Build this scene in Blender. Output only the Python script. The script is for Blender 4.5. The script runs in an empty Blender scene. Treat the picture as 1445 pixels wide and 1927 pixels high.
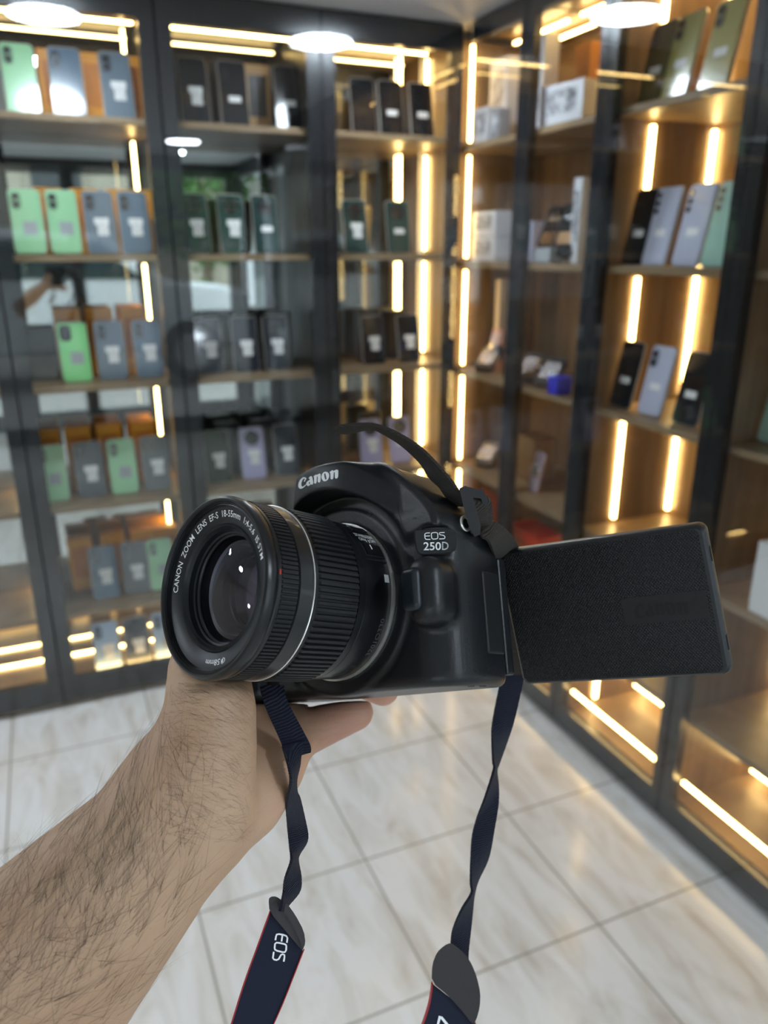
import bpy, bmesh, math, random
import numpy as np
from mathutils import Vector, Matrix
from mathutils.bvhtree import BVHTree
from mathutils.geometry import tessellate_polygon

C = bpy.context.scene.collection
SC = bpy.context.scene
R = math.radians
# ------------------------------------------------------------------ camera
EYE = 1.4
F, CX, CY = 1447.0, 722.5, 963.5          # focal length and centre in photo pixels
PITCH, YAW = R(18.9), R(23.2)
cd = bpy.data.cameras.new('camera'); cam = bpy.data.objects.new('camera', cd); C.objects.link(cam)
cam.location = (0, 0, EYE); cam.rotation_euler = (R(90) - PITCH, 0, -YAW)
cd.sensor_fit = 'VERTICAL'; cd.sensor_height = 36.0; cd.lens = 36.0 * F / 1927.0
cd.clip_start = 0.02; cd.clip_end = 200
cd.dof.use_dof = True; cd.dof.focus_distance = 0.305; cd.dof.aperture_fstop = 9.5
SC.camera = cam
# ------------------------------------------------------------------ view, world, lights
SC.view_settings.view_transform = 'Standard'; SC.view_settings.look = 'None'
SC.view_settings.gamma = 1.0; SC.view_settings.exposure = 0.0
SC.cycles.max_bounces = 10; SC.cycles.diffuse_bounces = 3; SC.cycles.glossy_bounces = 5
SC.cycles.transmission_bounces = 6; SC.cycles.transparent_max_bounces = 14
SC.cycles.sample_clamp_indirect = 6.0; SC.cycles.caustics_reflective = False; SC.cycles.caustics_refractive = False
SC.cycles.use_denoising = True
W = bpy.data.worlds.new('World'); SC.world = W; W.use_nodes = True
bg = W.node_tree.nodes['Background']; bg.inputs[0].default_value = (0.80, 0.90, 1.0, 1); bg.inputs[1].default_value = 3.6
LED_POWER, CEIL_POWER = 26.0, 88.0

def area(name, loc, rot, sx, sy, power, col):
    l = bpy.data.lights.new(name, 'AREA'); l.shape = 'RECTANGLE'; l.size = sx; l.size_y = sy
    l.energy = power; l.color = col
    o = bpy.data.objects.new(name, l); o.location = loc; o.rotation_euler = rot; C.objects.link(o); return o
# daylight entering through the shop front behind the photographer
p_ = area('daylight_portal', (-.45, -1.58, 1.0), (R(-90), 0, R(180)), 4.0, 2.0, 1, (1, 1, 1)); p_.data.cycles.is_portal = True

def cammat():
    return Matrix.Translation((0, 0, EYE)) @ Matrix.Rotation(-YAW, 4, 'Z') @ Matrix.Rotation(R(90) - PITCH, 4, 'X')
CM = cammat()
FLIP = Matrix.Diagonal((1, -1, -1, 1))
VM = CM @ FLIP                           # (right, down, forward) metres from the eye -> world
def V(px, py, d): return ((px - CX) / F * d, (py - CY) / F * d, d)

# ------------------------------------------------------------------ materials
MATS = {}
def mat(name, col, rough=.5, metal=0, coat=0, spec=.5, bump=None, noise=None, sheen=0, sss=0):
    if name in MATS: return MATS[name]
    m = bpy.data.materials.new(name); m.use_nodes = True; nt = m.node_tree; b = nt.nodes['Principled BSDF']
    b.inputs['Base Color'].default_value = (*col, 1); b.inputs['Roughness'].default_value = rough
    b.inputs['Metallic'].default_value = metal; b.inputs['Coat Weight'].default_value = coat
    b.inputs['Coat Roughness'].default_value = .05; b.inputs['Specular IOR Level'].default_value = spec
    if sheen: b.inputs['Sheen Weight'].default_value = sheen
    tc = nt.nodes.new('ShaderNodeTexCoord')
    if noise:                             # (scale, amount)
        n = nt.nodes.new('ShaderNodeTexNoise'); n.inputs['Scale'].default_value = noise[0]; n.inputs['Detail'].default_value = 4
        nt.links.new(tc.outputs['Object'], n.inputs['Vector'])
        r = nt.nodes.new('ShaderNodeMix'); r.data_type = 'RGBA'
        r.inputs[6].default_value = (*[c * (1 - noise[1]) for c in col], 1)
        r.inputs[7].default_value = (*[min(1, c * (1 + noise[1])) for c in col], 1)
        nt.links.new(n.outputs['Fac'], r.inputs[0]); nt.links.new(r.outputs[2], b.inputs['Base Color'])
    if bump:                              # (scale, strength, distance)
        n = nt.nodes.new('ShaderNodeTexNoise'); n.inputs['Scale'].default_value = bump[0]; n.inputs['Detail'].default_value = 3
        nt.links.new(tc.outputs['Object'], n.inputs['Vector'])
        bp = nt.nodes.new('ShaderNodeBump'); bp.inputs['Strength'].default_value = bump[1]; bp.inputs['Distance'].default_value = bump[2]
        nt.links.new(n.outputs['Fac'], bp.inputs['Height']); nt.links.new(bp.outputs[0], b.inputs['Normal'])
    MATS[name] = m; return m
def emit(name, col, power):
    if name in MATS: return MATS[name]
    m = bpy.data.materials.new(name); m.use_nodes = True; nt = m.node_tree; nt.nodes.clear()
    e = nt.nodes.new('ShaderNodeEmission'); o = nt.nodes.new('ShaderNodeOutputMaterial')
    e.inputs[0].default_value = (*col, 1); e.inputs[1].default_value = power
    nt.links.new(e.outputs[0], o.inputs[0]); MATS[name] = m; return m
def glass(name, tint=(.93, .95, .95), ior=1.5, rough=0.0):
    if name in MATS: return MATS[name]
    m = bpy.data.materials.new(name); m.use_nodes = True; nt = m.node_tree; nt.nodes.clear()
    t = nt.nodes.new('ShaderNodeBsdfTransparent'); g = nt.nodes.new('ShaderNodeBsdfGlossy'); x = nt.nodes.new('ShaderNodeMixShader')
    f = nt.nodes.new('ShaderNodeFresnel'); o = nt.nodes.new('ShaderNodeOutputMaterial')
    t.inputs[0].default_value = (*tint, 1); g.inputs['Roughness'].default_value = rough; f.inputs[0].default_value = ior
    ge = nt.nodes.new('ShaderNodeNewGeometry'); mr = nt.nodes.new('ShaderNodeMapRange'); mr.inputs[3].default_value = ior; mr.inputs[4].default_value = 1 / ior
    nt.links.new(ge.outputs['Backfacing'], mr.inputs[0]); nt.links.new(mr.outputs[0], f.inputs[0])   # same reflectance from both sides of the pane
    nt.links.new(f.outputs[0], x.inputs[0]); nt.links.new(t.outputs[0], x.inputs[1]); nt.links.new(g.outputs[0], x.inputs[2])
    nt.links.new(x.outputs[0], o.inputs[0]); MATS[name] = m; return m
def wave_mat(name, c1, c2, scale, rough, axis=(1, 1, 1), dist=3, metal=0, spec=.5):
    m = bpy.data.materials.new(name); m.use_nodes = True; nt = m.node_tree; b = nt.nodes['Principled BSDF']
    tc = nt.nodes.new('ShaderNodeTexCoord'); mp = nt.nodes.new('ShaderNodeMapping'); mp.inputs['Scale'].default_value = axis
    n = nt.nodes.new('ShaderNodeTexNoise'); n.inputs['Scale'].default_value = scale; n.inputs['Detail'].default_value = 6; n.inputs['Distortion'].default_value = dist
    r = nt.nodes.new('ShaderNodeValToRGB'); r.color_ramp.elements[0].position = .3; r.color_ramp.elements[1].position = .7
    r.color_ramp.elements[0].color = (*c1, 1); r.color_ramp.elements[1].color = (*c2, 1)
    nt.links.new(tc.outputs['Object'], mp.inputs[0]); nt.links.new(mp.outputs[0], n.inputs['Vector'])
    nt.links.new(n.outputs['Fac'], r.inputs[0]); nt.links.new(r.outputs[0], b.inputs['Base Color'])
    b.inputs['Roughness'].default_value = rough; b.inputs['Specular IOR Level'].default_value = spec; MATS[name] = m; return m
def floor_mat():
    m = bpy.data.materials.new('marble_tile'); m.use_nodes = True; nt = m.node_tree; b = nt.nodes['Principled BSDF']; L = nt.links.new
    tc = nt.nodes.new('ShaderNodeTexCoord')
    mp = nt.nodes.new('ShaderNodeMapping'); mp.inputs['Rotation'].default_value = (0, 0, R(12)); mp.inputs['Scale'].default_value = (9, 2.4, 1)
    L(tc.outputs['Object'], mp.inputs[0])
    n = nt.nodes.new('ShaderNodeTexNoise'); n.inputs['Scale'].default_value = 1.6; n.inputs['Detail'].default_value = 7; n.inputs['Distortion'].default_value = .9; n.inputs['Roughness'].default_value = .6
    L(mp.outputs[0], n.inputs['Vector'])
    r = nt.nodes.new('ShaderNodeValToRGB'); e = r.color_ramp.elements
    e[0].position = .30; e[0].color = (.50, .45, .39, 1); e[1].position = .58; e[1].color = (.70, .68, .65, 1)
    x = e.new(.44); x.color = (.63, .60, .55, 1)
    L(n.outputs['Fac'], r.inputs[0])
    br = nt.nodes.new('ShaderNodeTexBrick'); br.offset = 0; br.inputs['Scale'].default_value = 1
    br.inputs['Brick Width'].default_value = .4; br.inputs['Row Height'].default_value = .376; br.inputs['Mortar Size'].default_value = .0028; br.inputs['Mortar Smooth'].default_value = .2
    br.inputs['Color1'].default_value = (0, 0, 0, 1); br.inputs['Color2'].default_value = (0, 0, 0, 1); br.inputs['Mortar'].default_value = (1, 1, 1, 1)
    mp2 = nt.nodes.new('ShaderNodeMapping'); mp2.inputs['Location'].default_value = (-.545 + 4, -1.386 + 3.76, 0)
    L(tc.outputs['Object'], mp2.inputs[0]); L(mp2.outputs[0], br.inputs['Vector'])
    mx = nt.nodes.new('ShaderNodeMix'); mx.data_type = 'RGBA'; mx.inputs[7].default_value = (.30, .27, .22, 1)
    L(br.outputs['Color'], mx.inputs[0]); L(r.outputs[0], mx.inputs[6]); L(mx.outputs[2], b.inputs['Base Color'])
    b.inputs['Roughness'].default_value = .16; b.inputs['Specular IOR Level'].default_value = .5
    return m
WOOD = wave_mat('shelf_wood', (.20, .13, .07), (.34, .24, .14), 5, .38, (1.2, 1.2, 9), 1)
WOODV = wave_mat('panel_wood', (.17, .105, .055), (.27, .18, .10), 4, .3, (9, 9, .7), 1)
BLACKFR = mat('black_door_frame', (.012, .013, .016), .25, 0, 0, .5)
DARKP = mat('dark_cabinet_panel', (.03, .026, .022), .35)
MIRROR = mat('tinted_mirror', (.62, .64, .62), .015, 1)
DGLASS = glass('door_glass', (.94, .95, .95), 1.55)
SGLASS = glass('shopfront_glass', (.95, .97, .97), 1.45)
LEDM = emit('warm_led', (1.0, .66, .24), LED_POWER)
CEILM = emit('ceiling_lamp_light', (.80, .90, 1.0), CEIL_POWER)
WHITE = mat('white_paint', (.72, .74, .78), .6)

# ------------------------------------------------------------------ helpers
def link(name, me, m, parent=None, smooth=False):
    o = bpy.data.objects.new(name, me); C.objects.link(o)
    if m and not me.materials: me.materials.append(m)
    if parent: o.parent = parent
    if smooth:
        me.polygons.foreach_set('use_smooth', [True] * len(me.polygons))
    return o
def tag(o, label=None, cat=None, group=None, kind=None):
    if label: o['label'] = label
    if cat: o['category'] = cat
    if group: o['group'] = group
    if kind: o['kind'] = kind
    return o
def thing(name, loc, label, cat, group=None, rz=0):
    o = bpy.data.objects.new(name, None); C.objects.link(o); o.location = loc; o.rotation_euler = (0, 0, rz)
    o.empty_display_size = .02
    return tag(o, label, cat, group)
class MB:
    def __init__(s): s.v = []; s.f = []
    def box(s, a, b, M=None):
        x0, y0, z0 = a; x1, y1, z1 = b; n = len(s.v)
        p = [(x0, y0, z0), (x1, y0, z0), (x1, y1, z0), (x0, y1, z0), (x0, y0, z1), (x1, y0, z1), (x1, y1, z1), (x0, y1, z1)]
        if M: p = [tuple(M @ Vector(q)) for q in p]
        s.v += p; s.f += [tuple(n + i for i in q) for q in ((0, 3, 2, 1), (4, 5, 6, 7), (0, 1, 5, 4), (1, 2, 6, 5), (2, 3, 7, 6), (3, 0, 4, 7))]
        return s
    def prism(s, pts, z0, z1):            # pts ccw in xy
        n = len(s.v); k = len(pts)
        s.v += [(x, y, z0) for x, y in pts] + [(x, y, z1) for x, y in pts]
        s.f.append(tuple(n + i for i in range(k))[::-1]); s.f.append(tuple(n + k + i for i in range(k)))
        s.f += [(n + i, n + (i + 1) % k, n + k + (i + 1) % k, n + k + i) for i in range(k)]
        return s
    def cyl(s, c, r, z0, z1, n=20, M=None):
        k0 = len(s.v); s.prism([(c[0] + r * math.cos(2 * math.pi * i / n), c[1] + r * math.sin(2 * math.pi * i / n)) for i in range(n)], z0, z1)
        if M: s.v[k0:] = [tuple(M @ Vector(q)) for q in s.v[k0:]]
        return s
    def mesh(s, name):
        me = bpy.data.meshes.new(name); me.from_pydata(s.v, [], s.f); me.update(); return me
    def build(s, name, m, parent=None, bevel=0, seg=2, smooth=False):
        me = s.mesh(name)
        if bevel:
            bm = bmesh.new(); bm.from_mesh(me)
            bmesh.ops.bevel(bm, geom=bm.edges[:], offset=bevel, segments=seg, affect='EDGES', clamp_overlap=True, profile=.5)
            bm.to_mesh(me); bm.free()
        o = link(name, me, m, parent)
        if smooth:
            for p in me.polygons: p.use_smooth = True
            me.set_sharp_from_angle(angle=R(35)) if hasattr(me, 'set_sharp_from_angle') else None
        return o
def bx(name, a, b, m, parent=None, bevel=0, seg=2): return MB().box(a, b).build(name, m, parent, bevel, seg)
def rrect(w, h, r, n=5):
    p = []
    for cx, cy, a in ((w / 2 - r, h / 2 - r, 0), (-w / 2 + r, h / 2 - r, 90), (-w / 2 + r, -h / 2 + r, 180), (w / 2 - r, -h / 2 + r, 270)):
        for i in range(n + 1):
            t = R(a + 90 * i / n); p.append((cx + r * math.cos(t), cy + r * math.sin(t)))
    return p
def lathe(prof, n=128, closed=False):     # prof: list of (r, z); returns verts, faces about z
    v = []; f = []
    for r, z in prof: v += [(r * math.cos(2 * math.pi * i / n), r * math.sin(2 * math.pi * i / n), z) for i in range(n)]
    m = len(prof)
    for j in range(m - 1 if not closed else m):
        a = j * n; b = ((j + 1) % m) * n
        for i in range(n):
            k = (i + 1) % n; f.append((a + i, a + k, b + k, b + i))
    return v, f
def mesh_obj(name, v, f, m, parent=None, smooth=True, sharp=None):
    me = bpy.data.meshes.new(name); me.from_pydata([tuple(q) for q in v], [], [tuple(q) for q in f]); me.update()
    o = link(name, me, m, parent, smooth)
    if sharp and smooth: me.set_sharp_from_angle(angle=R(sharp))
    return o
def text2d(s, size=1.0, bold=0.0):        # flat text mesh from Blender's own font
    cu = bpy.data.curves.new('t', 'FONT'); cu.body = s; cu.size = size; cu.offset = bold; cu.resolution_u = 3
    o = bpy.data.objects.new('t', cu); C.objects.link(o)
    dg = bpy.context.evaluated_depsgraph_get(); dg.update()
    me = o.evaluated_get(dg).to_mesh()
    v = [(q.co.x, q.co.y) for q in me.vertices]; f = [tuple(p.vertices) for p in me.polygons]
    o.evaluated_get(dg).to_mesh_clear(); bpy.data.objects.remove(o); bpy.data.curves.remove(cu)
    return v, f
def fit2d(v, x0, y0, x1, y1):
    xs = [a for a, b in v]; ys = [b for a, b in v]
    sx = (x1 - x0) / (max(xs) - min(xs)); sy = (y1 - y0) / (max(ys) - min(ys))
    return [(x0 + (a - min(xs)) * sx, y0 + (b - min(ys)) * sy) for a, b in v]
def polyface(loops):                      # list of [outer, hole...] in 2d -> v, f
    v = []; f = []
    for lp in loops:
        n = len(v); t = tessellate_polygon([[Vector((*p, 0)) for p in l] for l in lp])
        for l in lp: v += list(l)
        f += [tuple(n + i for i in q) for q in t]
    return v, f
def strokes(lines, w):                    # poly-lines to flat ribbons
    v = []; f = []
    for ln in lines:
        P = [Vector(p) for p in ln]; n = len(v)
        for i, p in enumerate(P):
            a = P[max(0, i - 1)]; b = P[min(len(P) - 1, i + 1)]; d = (b - a).normalized(); q = Vector((-d.y, d.x)) * w / 2
            v += [tuple(p + q), tuple(p - q)]
        f += [(n + 2 * i, n + 2 * i + 1, n + 2 * i + 3, n + 2 * i + 2) for i in range(len(P) - 1)]
    return v, f
def smooth2d(p, it=2):
    for _ in range(it):
        q = []
        for i in range(len(p)):
            a = p[i]; b = p[(i + 1) % len(p)]
            q += [(a[0] * .78 + b[0] * .22, a[1] * .78 + b[1] * .22), (a[0] * .22 + b[0] * .78, a[1] * .22 + b[1] * .78)]
        p = q
    return p
# ---- signed distance fields -> mesh (surface nets)
def surface_nets(fn, lo, hi, h):
    ax = [np.arange(lo[i], hi[i] + h, h) for i in range(3)]
    G = np.meshgrid(*ax, indexing='ij'); S = G[0].shape
    D = fn(G[0].ravel(), G[1].ravel(), G[2].ravel()).reshape(S); del G
    ins = D < 0
    c = np.zeros([s - 1 for s in S], np.int8)
    for i in (0, 1):
        for j in (0, 1):
            for k in (0, 1): c += ins[i:S[0] - 1 + i, j:S[1] - 1 + j, k:S[2] - 1 + k]
    act = (c > 0) & (c < 8); I = np.argwhere(act); idx = -np.ones(act.shape, np.int64); idx[act] = np.arange(len(I))
    acc = np.zeros((len(I), 3)); cnt = np.zeros(len(I))
    cor = [(i, j, k) for i in (0, 1) for j in (0, 1) for k in (0, 1)]
    for a in cor:
        for b in cor:
            if sum(b) - sum(a) == 1 and all(y >= x for x, y in zip(a, b)):
                da = D[I[:, 0] + a[0], I[:, 1] + a[1], I[:, 2] + a[2]]; db = D[I[:, 0] + b[0], I[:, 1] + b[1], I[:, 2] + b[2]]
                m = (da < 0) != (db < 0); t = np.where(m, da / np.where(m, da - db, 1), 0)
                for q in range(3): acc[:, q] += np.where(m, a[q] + t * (b[q] - a[q]), 0)
                cnt += m
    vv = (I + acc / cnt[:, None]) * h + np.array(lo)
    faces = []
    for axn in range(3):
        o1, o2 = [(1, 2), (2, 0), (0, 1)][axn]
        sl0 = [slice(None)] * 3; sl1 = [slice(None)] * 3; sl0[axn] = slice(0, -1); sl1[axn] = slice(1, None)
        x = ins[tuple(sl0)] != ins[tuple(sl1)]; E = np.argwhere(x)
        E = E[(E[:, o1] > 0) & (E[:, o2] > 0) & (E[:, o1] < S[o1] - 1) & (E[:, o2] < S[o2] - 1)]
        e1 = np.zeros(3, int); e1[o1] = 1; e2 = np.zeros(3, int); e2[o2] = 1
        q = [idx[tuple((E - d).T)] for d in (e1 + e2, e2, 0 * e1, e1)]
        Q = np.stack(q, 1); fl = ins[tuple(E.T)]
        Q[~fl] = Q[~fl][:, ::-1]; faces.append(Q)
    return vv, np.concatenate(faces)
def np_mesh(name, v, f, smooth=True):
    me = bpy.data.meshes.new(name); me.vertices.add(len(v)); me.vertices.foreach_set('co', np.asarray(v, np.float32).ravel())
    me.loops.add(len(f) * 4); me.loops.foreach_set('vertex_index', np.asarray(f, np.int32).ravel())
    me.polygons.add(len(f)); me.polygons.foreach_set('loop_start', np.arange(0, len(f) * 4, 4, dtype=np.int32))
    me.polygons.foreach_set('use_smooth', np.ones(len(f), bool)); me.update(calc_edges=True); me.validate(); return me
def smin(a, b, k):
    h = np.clip(.5 + .5 * (b - a) / k, 0, 1); return b * (1 - h) + a * h - k * h * (1 - h)
def smax(a, b, k): return -smin(-a, -b, k)
def sd_poly(x, y, P):
    d = np.full(x.shape, 1e9); s = np.ones(x.shape); n = len(P)
    for i in range(n):
        a = P[i]; b = P[i - 1]; ex, ey = b[0] - a[0], b[1] - a[1]; wx, wy = x - a[0], y - a[1]
        t = np.clip((wx * ex + wy * ey) / (ex * ex + ey * ey), 0, 1)
        d = np.minimum(d, (wx - ex * t) ** 2 + (wy - ey * t) ** 2)
        c1 = y >= a[1]; c2 = y < b[1]; c3 = ex * wy > ey * wx
        s = np.where((c1 & c2 & c3) | (~c1 & ~c2 & ~c3), -s, s)
    return s * np.sqrt(d)
def sd_ext(d2, z, z0, z1, r):             # rounded extrusion of a 2d field
    a = d2 + r; b = np.abs(z - (z0 + z1) / 2) - (z1 - z0) / 2 + r
    return np.minimum(np.maximum(a, b), 0) + np.hypot(np.maximum(a, 0), np.maximum(b, 0)) - r
def sd_box(x, y, z, c, h, r):
    q = [np.abs(a - b) - (e - r) for a, b, e in zip((x, y, z), c, h)]
    return np.sqrt(sum(np.maximum(k, 0) ** 2 for k in q)) + np.minimum(np.maximum(np.maximum(*q[:2]), q[2]), 0) - r
def sd_cone(x, y, z, a, b, ra, rb):
    a = np.array(a); b = np.array(b); e = b - a; t = np.clip(((x - a[0]) * e[0] + (y - a[1]) * e[1] + (z - a[2]) * e[2]) / (e @ e), 0, 1)
    return np.sqrt((x - a[0] - e[0] * t) ** 2 + (y - a[1] - e[1] * t) ** 2 + (z - a[2] - e[2] * t) ** 2) - (ra + (rb - ra) * t)

# ------------------------------------------------------------------ the setting
YF, XF = 2.37, 1.284                      # glass planes of the two cabinet runs
YB, XB = 2.67, 1.645                      # their backs
CEIL = 2.045
bx('floor', (-2.6, -1.8, -.05), (3.2, 3.0, 0), floor_mat())['kind'] = 'structure'
bx('ceiling', (-2.6, -1.8, CEIL), (3.2, 3.0, CEIL + .1), WHITE)['kind'] = 'structure'
bx('wall_back', (-2.6, YB + .03, 0), (3.2, YB + .13, CEIL), WHITE)['kind'] = 'structure'
bx('wall_right', (XB + .03, .40, 0), (XB + .13, YB + .03, CEIL), WHITE)['kind'] = 'structure'
bx('wall_left', (-2.6, -1.8, 0), (-2.5, 3.0, CEIL), mat('beige_wall', (.55, .50, .42), .7))['kind'] = 'structure'
FRAMEM = mat('shopfront_frame', (.025, .028, .032), .4)
m = MB()
for x in (-2.5, -1.1, .28, 1.55): m.box((x - .05, -1.56, 0), (x + .05, -1.48, CEIL))
m.box((-2.5, -1.555, 0), (1.6, -1.485, .12)).box((-2.5, -1.555, CEIL - .1), (1.6, -1.485, CEIL))
tag(m.build('window_1', FRAMEM), kind='structure')
bx('window_2', (-2.5, -1.525, .12), (1.55, -1.517, CEIL - .1), SGLASS)['kind'] = 'structure'
m = MB()
for y in (-1.5, -.55, .36): m.box((1.56, y - .04, 0), (1.64, y + .04, CEIL))
m.box((1.57, -1.5, 0), (1.63, .36, .12)).box((1.57, -1.5, CEIL - .1), (1.63, .36, CEIL))
tag(m.build('window_3', FRAMEM), kind='structure')
bx('window_4', (1.596, -1.46, .12), (1.604, .32, CEIL - .1), SGLASS)['kind'] = 'structure'
# street outside
tag(bx('ground', (-14, -16, -.16), (14, -1.56, -.06), mat('pavement', (.42, .40, .37), .9, noise=(3, .2))), kind='structure')
tag(bx('ground_side', (1.65, -1.56, -.16), (14, 3, -.06), MATS['pavement']), kind='structure')

LAMPS = [(.107, 2.03), (.93, 2.05), (-.72, 2.03), (-1.55, 2.03), (-1.55, .9), (.93, -.6)]
for i, (x, y) in enumerate(LAMPS):
    t = thing('ceiling_lamp', (x, y, CEIL), ['round flat ceiling lamp above the left glass cabinet', 'round flat ceiling lamp nearest the cabinet corner', 'round flat ceiling lamp left of the photo, by the cabinets', 'round flat ceiling lamp farthest left along the cabinets', 'round flat ceiling lamp at the far left wall', 'round flat ceiling lamp near the shop front'][i], 'lamp', 'round ceiling lamps')
    MB().cyl((0, 0), .112, -.014, 0, 40).build('rim', WHITE, t); MB().cyl((0, 0), .10, -.018, -.0142, 40).build('diffuser', CEILM, t)

# ------------------------------------------------------------------ cabinets
SHELVES = [1.716, 1.360, 1.000, .655, .32]       # right run
SHELVES_L = [1.736, 1.384, 1.022, .66, .31]      # left run
BASE = .06
def cabinet_left(x0, x1, label, leds=True):
    t = thing('display_cabinet', (x0, YF, 0), label, 'cabinet', 'tall glass fronted display cabinets')
    w = x1 - x0; D = YB - YF; b = .043
    # door frame ring behind the glass
    m = MB(); m.box((.002, .004, .02), (b, .028, CEIL - .004)).box((w - b, .004, .02), (w - .002, .028, CEIL - .004))
    m.box((b, .004, .02), (w - b, .028, .10)).box((b, .004, CEIL - .075), (w - b, .028, CEIL - .004))
    m.build('door_frame', BLACKFR, t)
    bx('door_glass', (.003, -.004, .02), (w - .003, .003, CEIL - .006), DGLASS, t)
    m = MB(); m.box((0, .03, 0), (.009, D, CEIL - .004)); e_ = .029 if x1 > 1.2 else 0
    m.box((w - .009 + e_, .03 + e_ * 1.3, 0), (w + e_, D, CEIL - .004)); m.box((.009, .03, CEIL - .03), (w - .009, D, CEIL - .004))
    m.build('side_panel', WOODV if e_ else DARKP, t)
    bx('base', (.009, .03, 0), (w - .009, D, BASE), WOOD, t)
    bx('mirror_back', (.009, D - .004, BASE), (w - .009, D, CEIL - .03), MIRROR, t)
    for z in SHELVES_L: bx('shelf', (.009, .034, z - .018), (w - .009 + (.029 if x1 > 1.2 else 0), D - .006, z), WOOD, t, .0015, 1)
    return t
def led(t, a, b): return bx('led_strip', a, b, LEDM, t)
LW = [(-.98, -.54), (-.54, -.10), (-.10, .361), (.361, .8206), (.8206, 1.284)]
LL = ['black framed glass cabinet at the far left edge, mostly outside the photo', 'glass cabinet at the left edge with lit base strips',
      'left glass cabinet of green and grey phones before orange boxes', 'middle glass cabinet of dark phones and one lilac phone', 'corner glass cabinet with bright vertical light strips']
cabs = []
for (a, b), l in zip(LW, LL):
    t = cabinet_left(a, b, l); cabs.append(t); w = b - a; D = YB - YF
    ztops = [CEIL - .03] + [z - .018 for z in SHELVES_L]; zb = SHELVES_L + [BASE]
    led(t, (.02, D - .100, CEIL - .047), (w - .03, D - .094, CEIL - .041))
    led(t, (.05, .045, BASE + .02), (w - .05, .051, BASE + .027)); led(t, (.03, D - .07, BASE + .002), (w - .03, D - .064, BASE + .008))
    for zt, z0 in zip(ztops, zb):
        if b < .5: led(t, (w - .052, D - .018, z0 + .012), (w - .046, D - .012, zt - .012))
        if b > 1.2:
            for x in (w + .008, w - .092): led(t, (x, D - .022, z0 + .012), (x + .0075, D - .014, zt - .012))
# right run: glass faces -x; local frame: x runs back into the cabinet, y along the wall
RW = [(2.027, 2.362), (1.673, 2.027), (1.215, 1.673), (.825, 1.215), (.435, .825)]
RL = ['right wall glass cabinet next to the corner with white game boxes', 'right wall glass cabinet with black and silver gadgets',
      'right wall glass cabinet with large yellow green phones on top', 'right wall glass cabinet at the right edge, dark phones inside', 'near end right wall cabinet, seen only at the frame edge']
for k, ((y0, y1), l) in enumerate(zip(RW, RL)):
    t = thing('display_cabinet', (XF, y0, 0), l, 'cabinet', 'tall glass fronted display cabinets'); w = y1 - y0; D = XB - XF; b = .033
    m = MB(); m.box((.004, .002, .02), (.028, b, CEIL - .004)).box((.004, w - (.005 if k == 0 else b), .02), (.010 if k == 0 else .028, w - .002, CEIL - .004))
    m.box((.004, b, .02), (.028, w - b, .085)).box((.004, b, CEIL - .055), (.028, w - b, CEIL - .004)); m.build('door_frame', BLACKFR, t)
    bx('door_glass', (-.004, .003, .02), (.003, w - .003, CEIL - .006), DGLASS, t)
    m = MB(); m.box((.03, .009, CEIL - .03), (D, w - .009, CEIL - .004))
    if k != 0: m.box((.03, 0, 0), (D, .008, CEIL - .03))
    if k not in (0, 1): m.box((.03, w - .008, 0), (D, w, CEIL - .03))
    m.build('side_panel', WOODV, t)
    if k == 0: bx('end_panel', (.03, w + .068, 0), (D, w + .08, CEIL - .03), WOODV, t)
    bx('base', (.03, .009, 0), (D, w - .009, BASE), WOOD, t); bx('back_panel', (D - .006, .009, BASE), (D, w + (.068 if k == 0 else -.009), CEIL - .03), WOODV, t)
    for z in SHELVES: bx('shelf', (.034, .009, z - .018), (D - .007, w + (.066 if k == 0 else -.009), z), WOOD, t, .0015, 1)
    ztops = [CEIL - .03] + [z - .018 for z in SHELVES]; zb = SHELVES + [BASE]
    for zt, z0 in zip(ztops, zb):
        if k == 0: led(t, (.052, w + .052, z0 + .012), (.059, w + .060, zt - .012))
        if k == 2:
            for x in (.140, D - .022): led(t, (x, w - .018, z0 + .012), (x + .0095, w - .009, zt - .012))
        if k >= 3: led(t, (D - .022, w - .018, z0 + .012), (D - .013, w - .009, zt - .012))
        if k == 1: led(t, (D - .016, .012, z0 + .012), (D - .009, .018, zt - .012))
    if k < 3:
        led(t, (D - .12, .03, CEIL - .050), (D - .113, w - .03, CEIL - .043)); led(t, (.15, .03, CEIL - .050), (.157, w - .03, CEIL - .043))
    led(t, (.04, .02, BASE + .065), (.047, w - .03, BASE + .072)); led(t, (.28, .02, BASE + .03), (.287, w - .03, BASE + .037))

# ------------------------------------------------------------------ phones
def hexc(r, g, b): return tuple(((c / 255) / 12.92 if c / 255 < .04045 else ((c / 255 + .055) / 1.055) ** 2.4) for c in (r, g, b))
PC = dict(green=('pale green', (165, 218, 168)), bright=('bright iridescent green', (150, 232, 150)), grey=('slate grey', (108, 122, 134)), smoke=('smoky grey', (92, 96, 102)),
          blueg=('blue grey', (96, 116, 134)), black=('black', (24, 25, 30)), navy=('dark navy', (22, 28, 42)), dgreen=('dark green', (34, 62, 60)), lilac=('lilac', (182, 176, 214)),
          white=('white lilac', (200, 204, 224)), sky=('white and sky blue', (165, 190, 220)), gold=('yellow green', (176, 170, 104)), mint=('mint green', (165, 205, 190)), olive=('dim olive', (96, 92, 60)))
LENSM = mat('phone_lens', (.01, .01, .014), .06, 0, 1); CHROME = mat('lens_rim', (.6, .6, .62), .25, 1)
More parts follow.
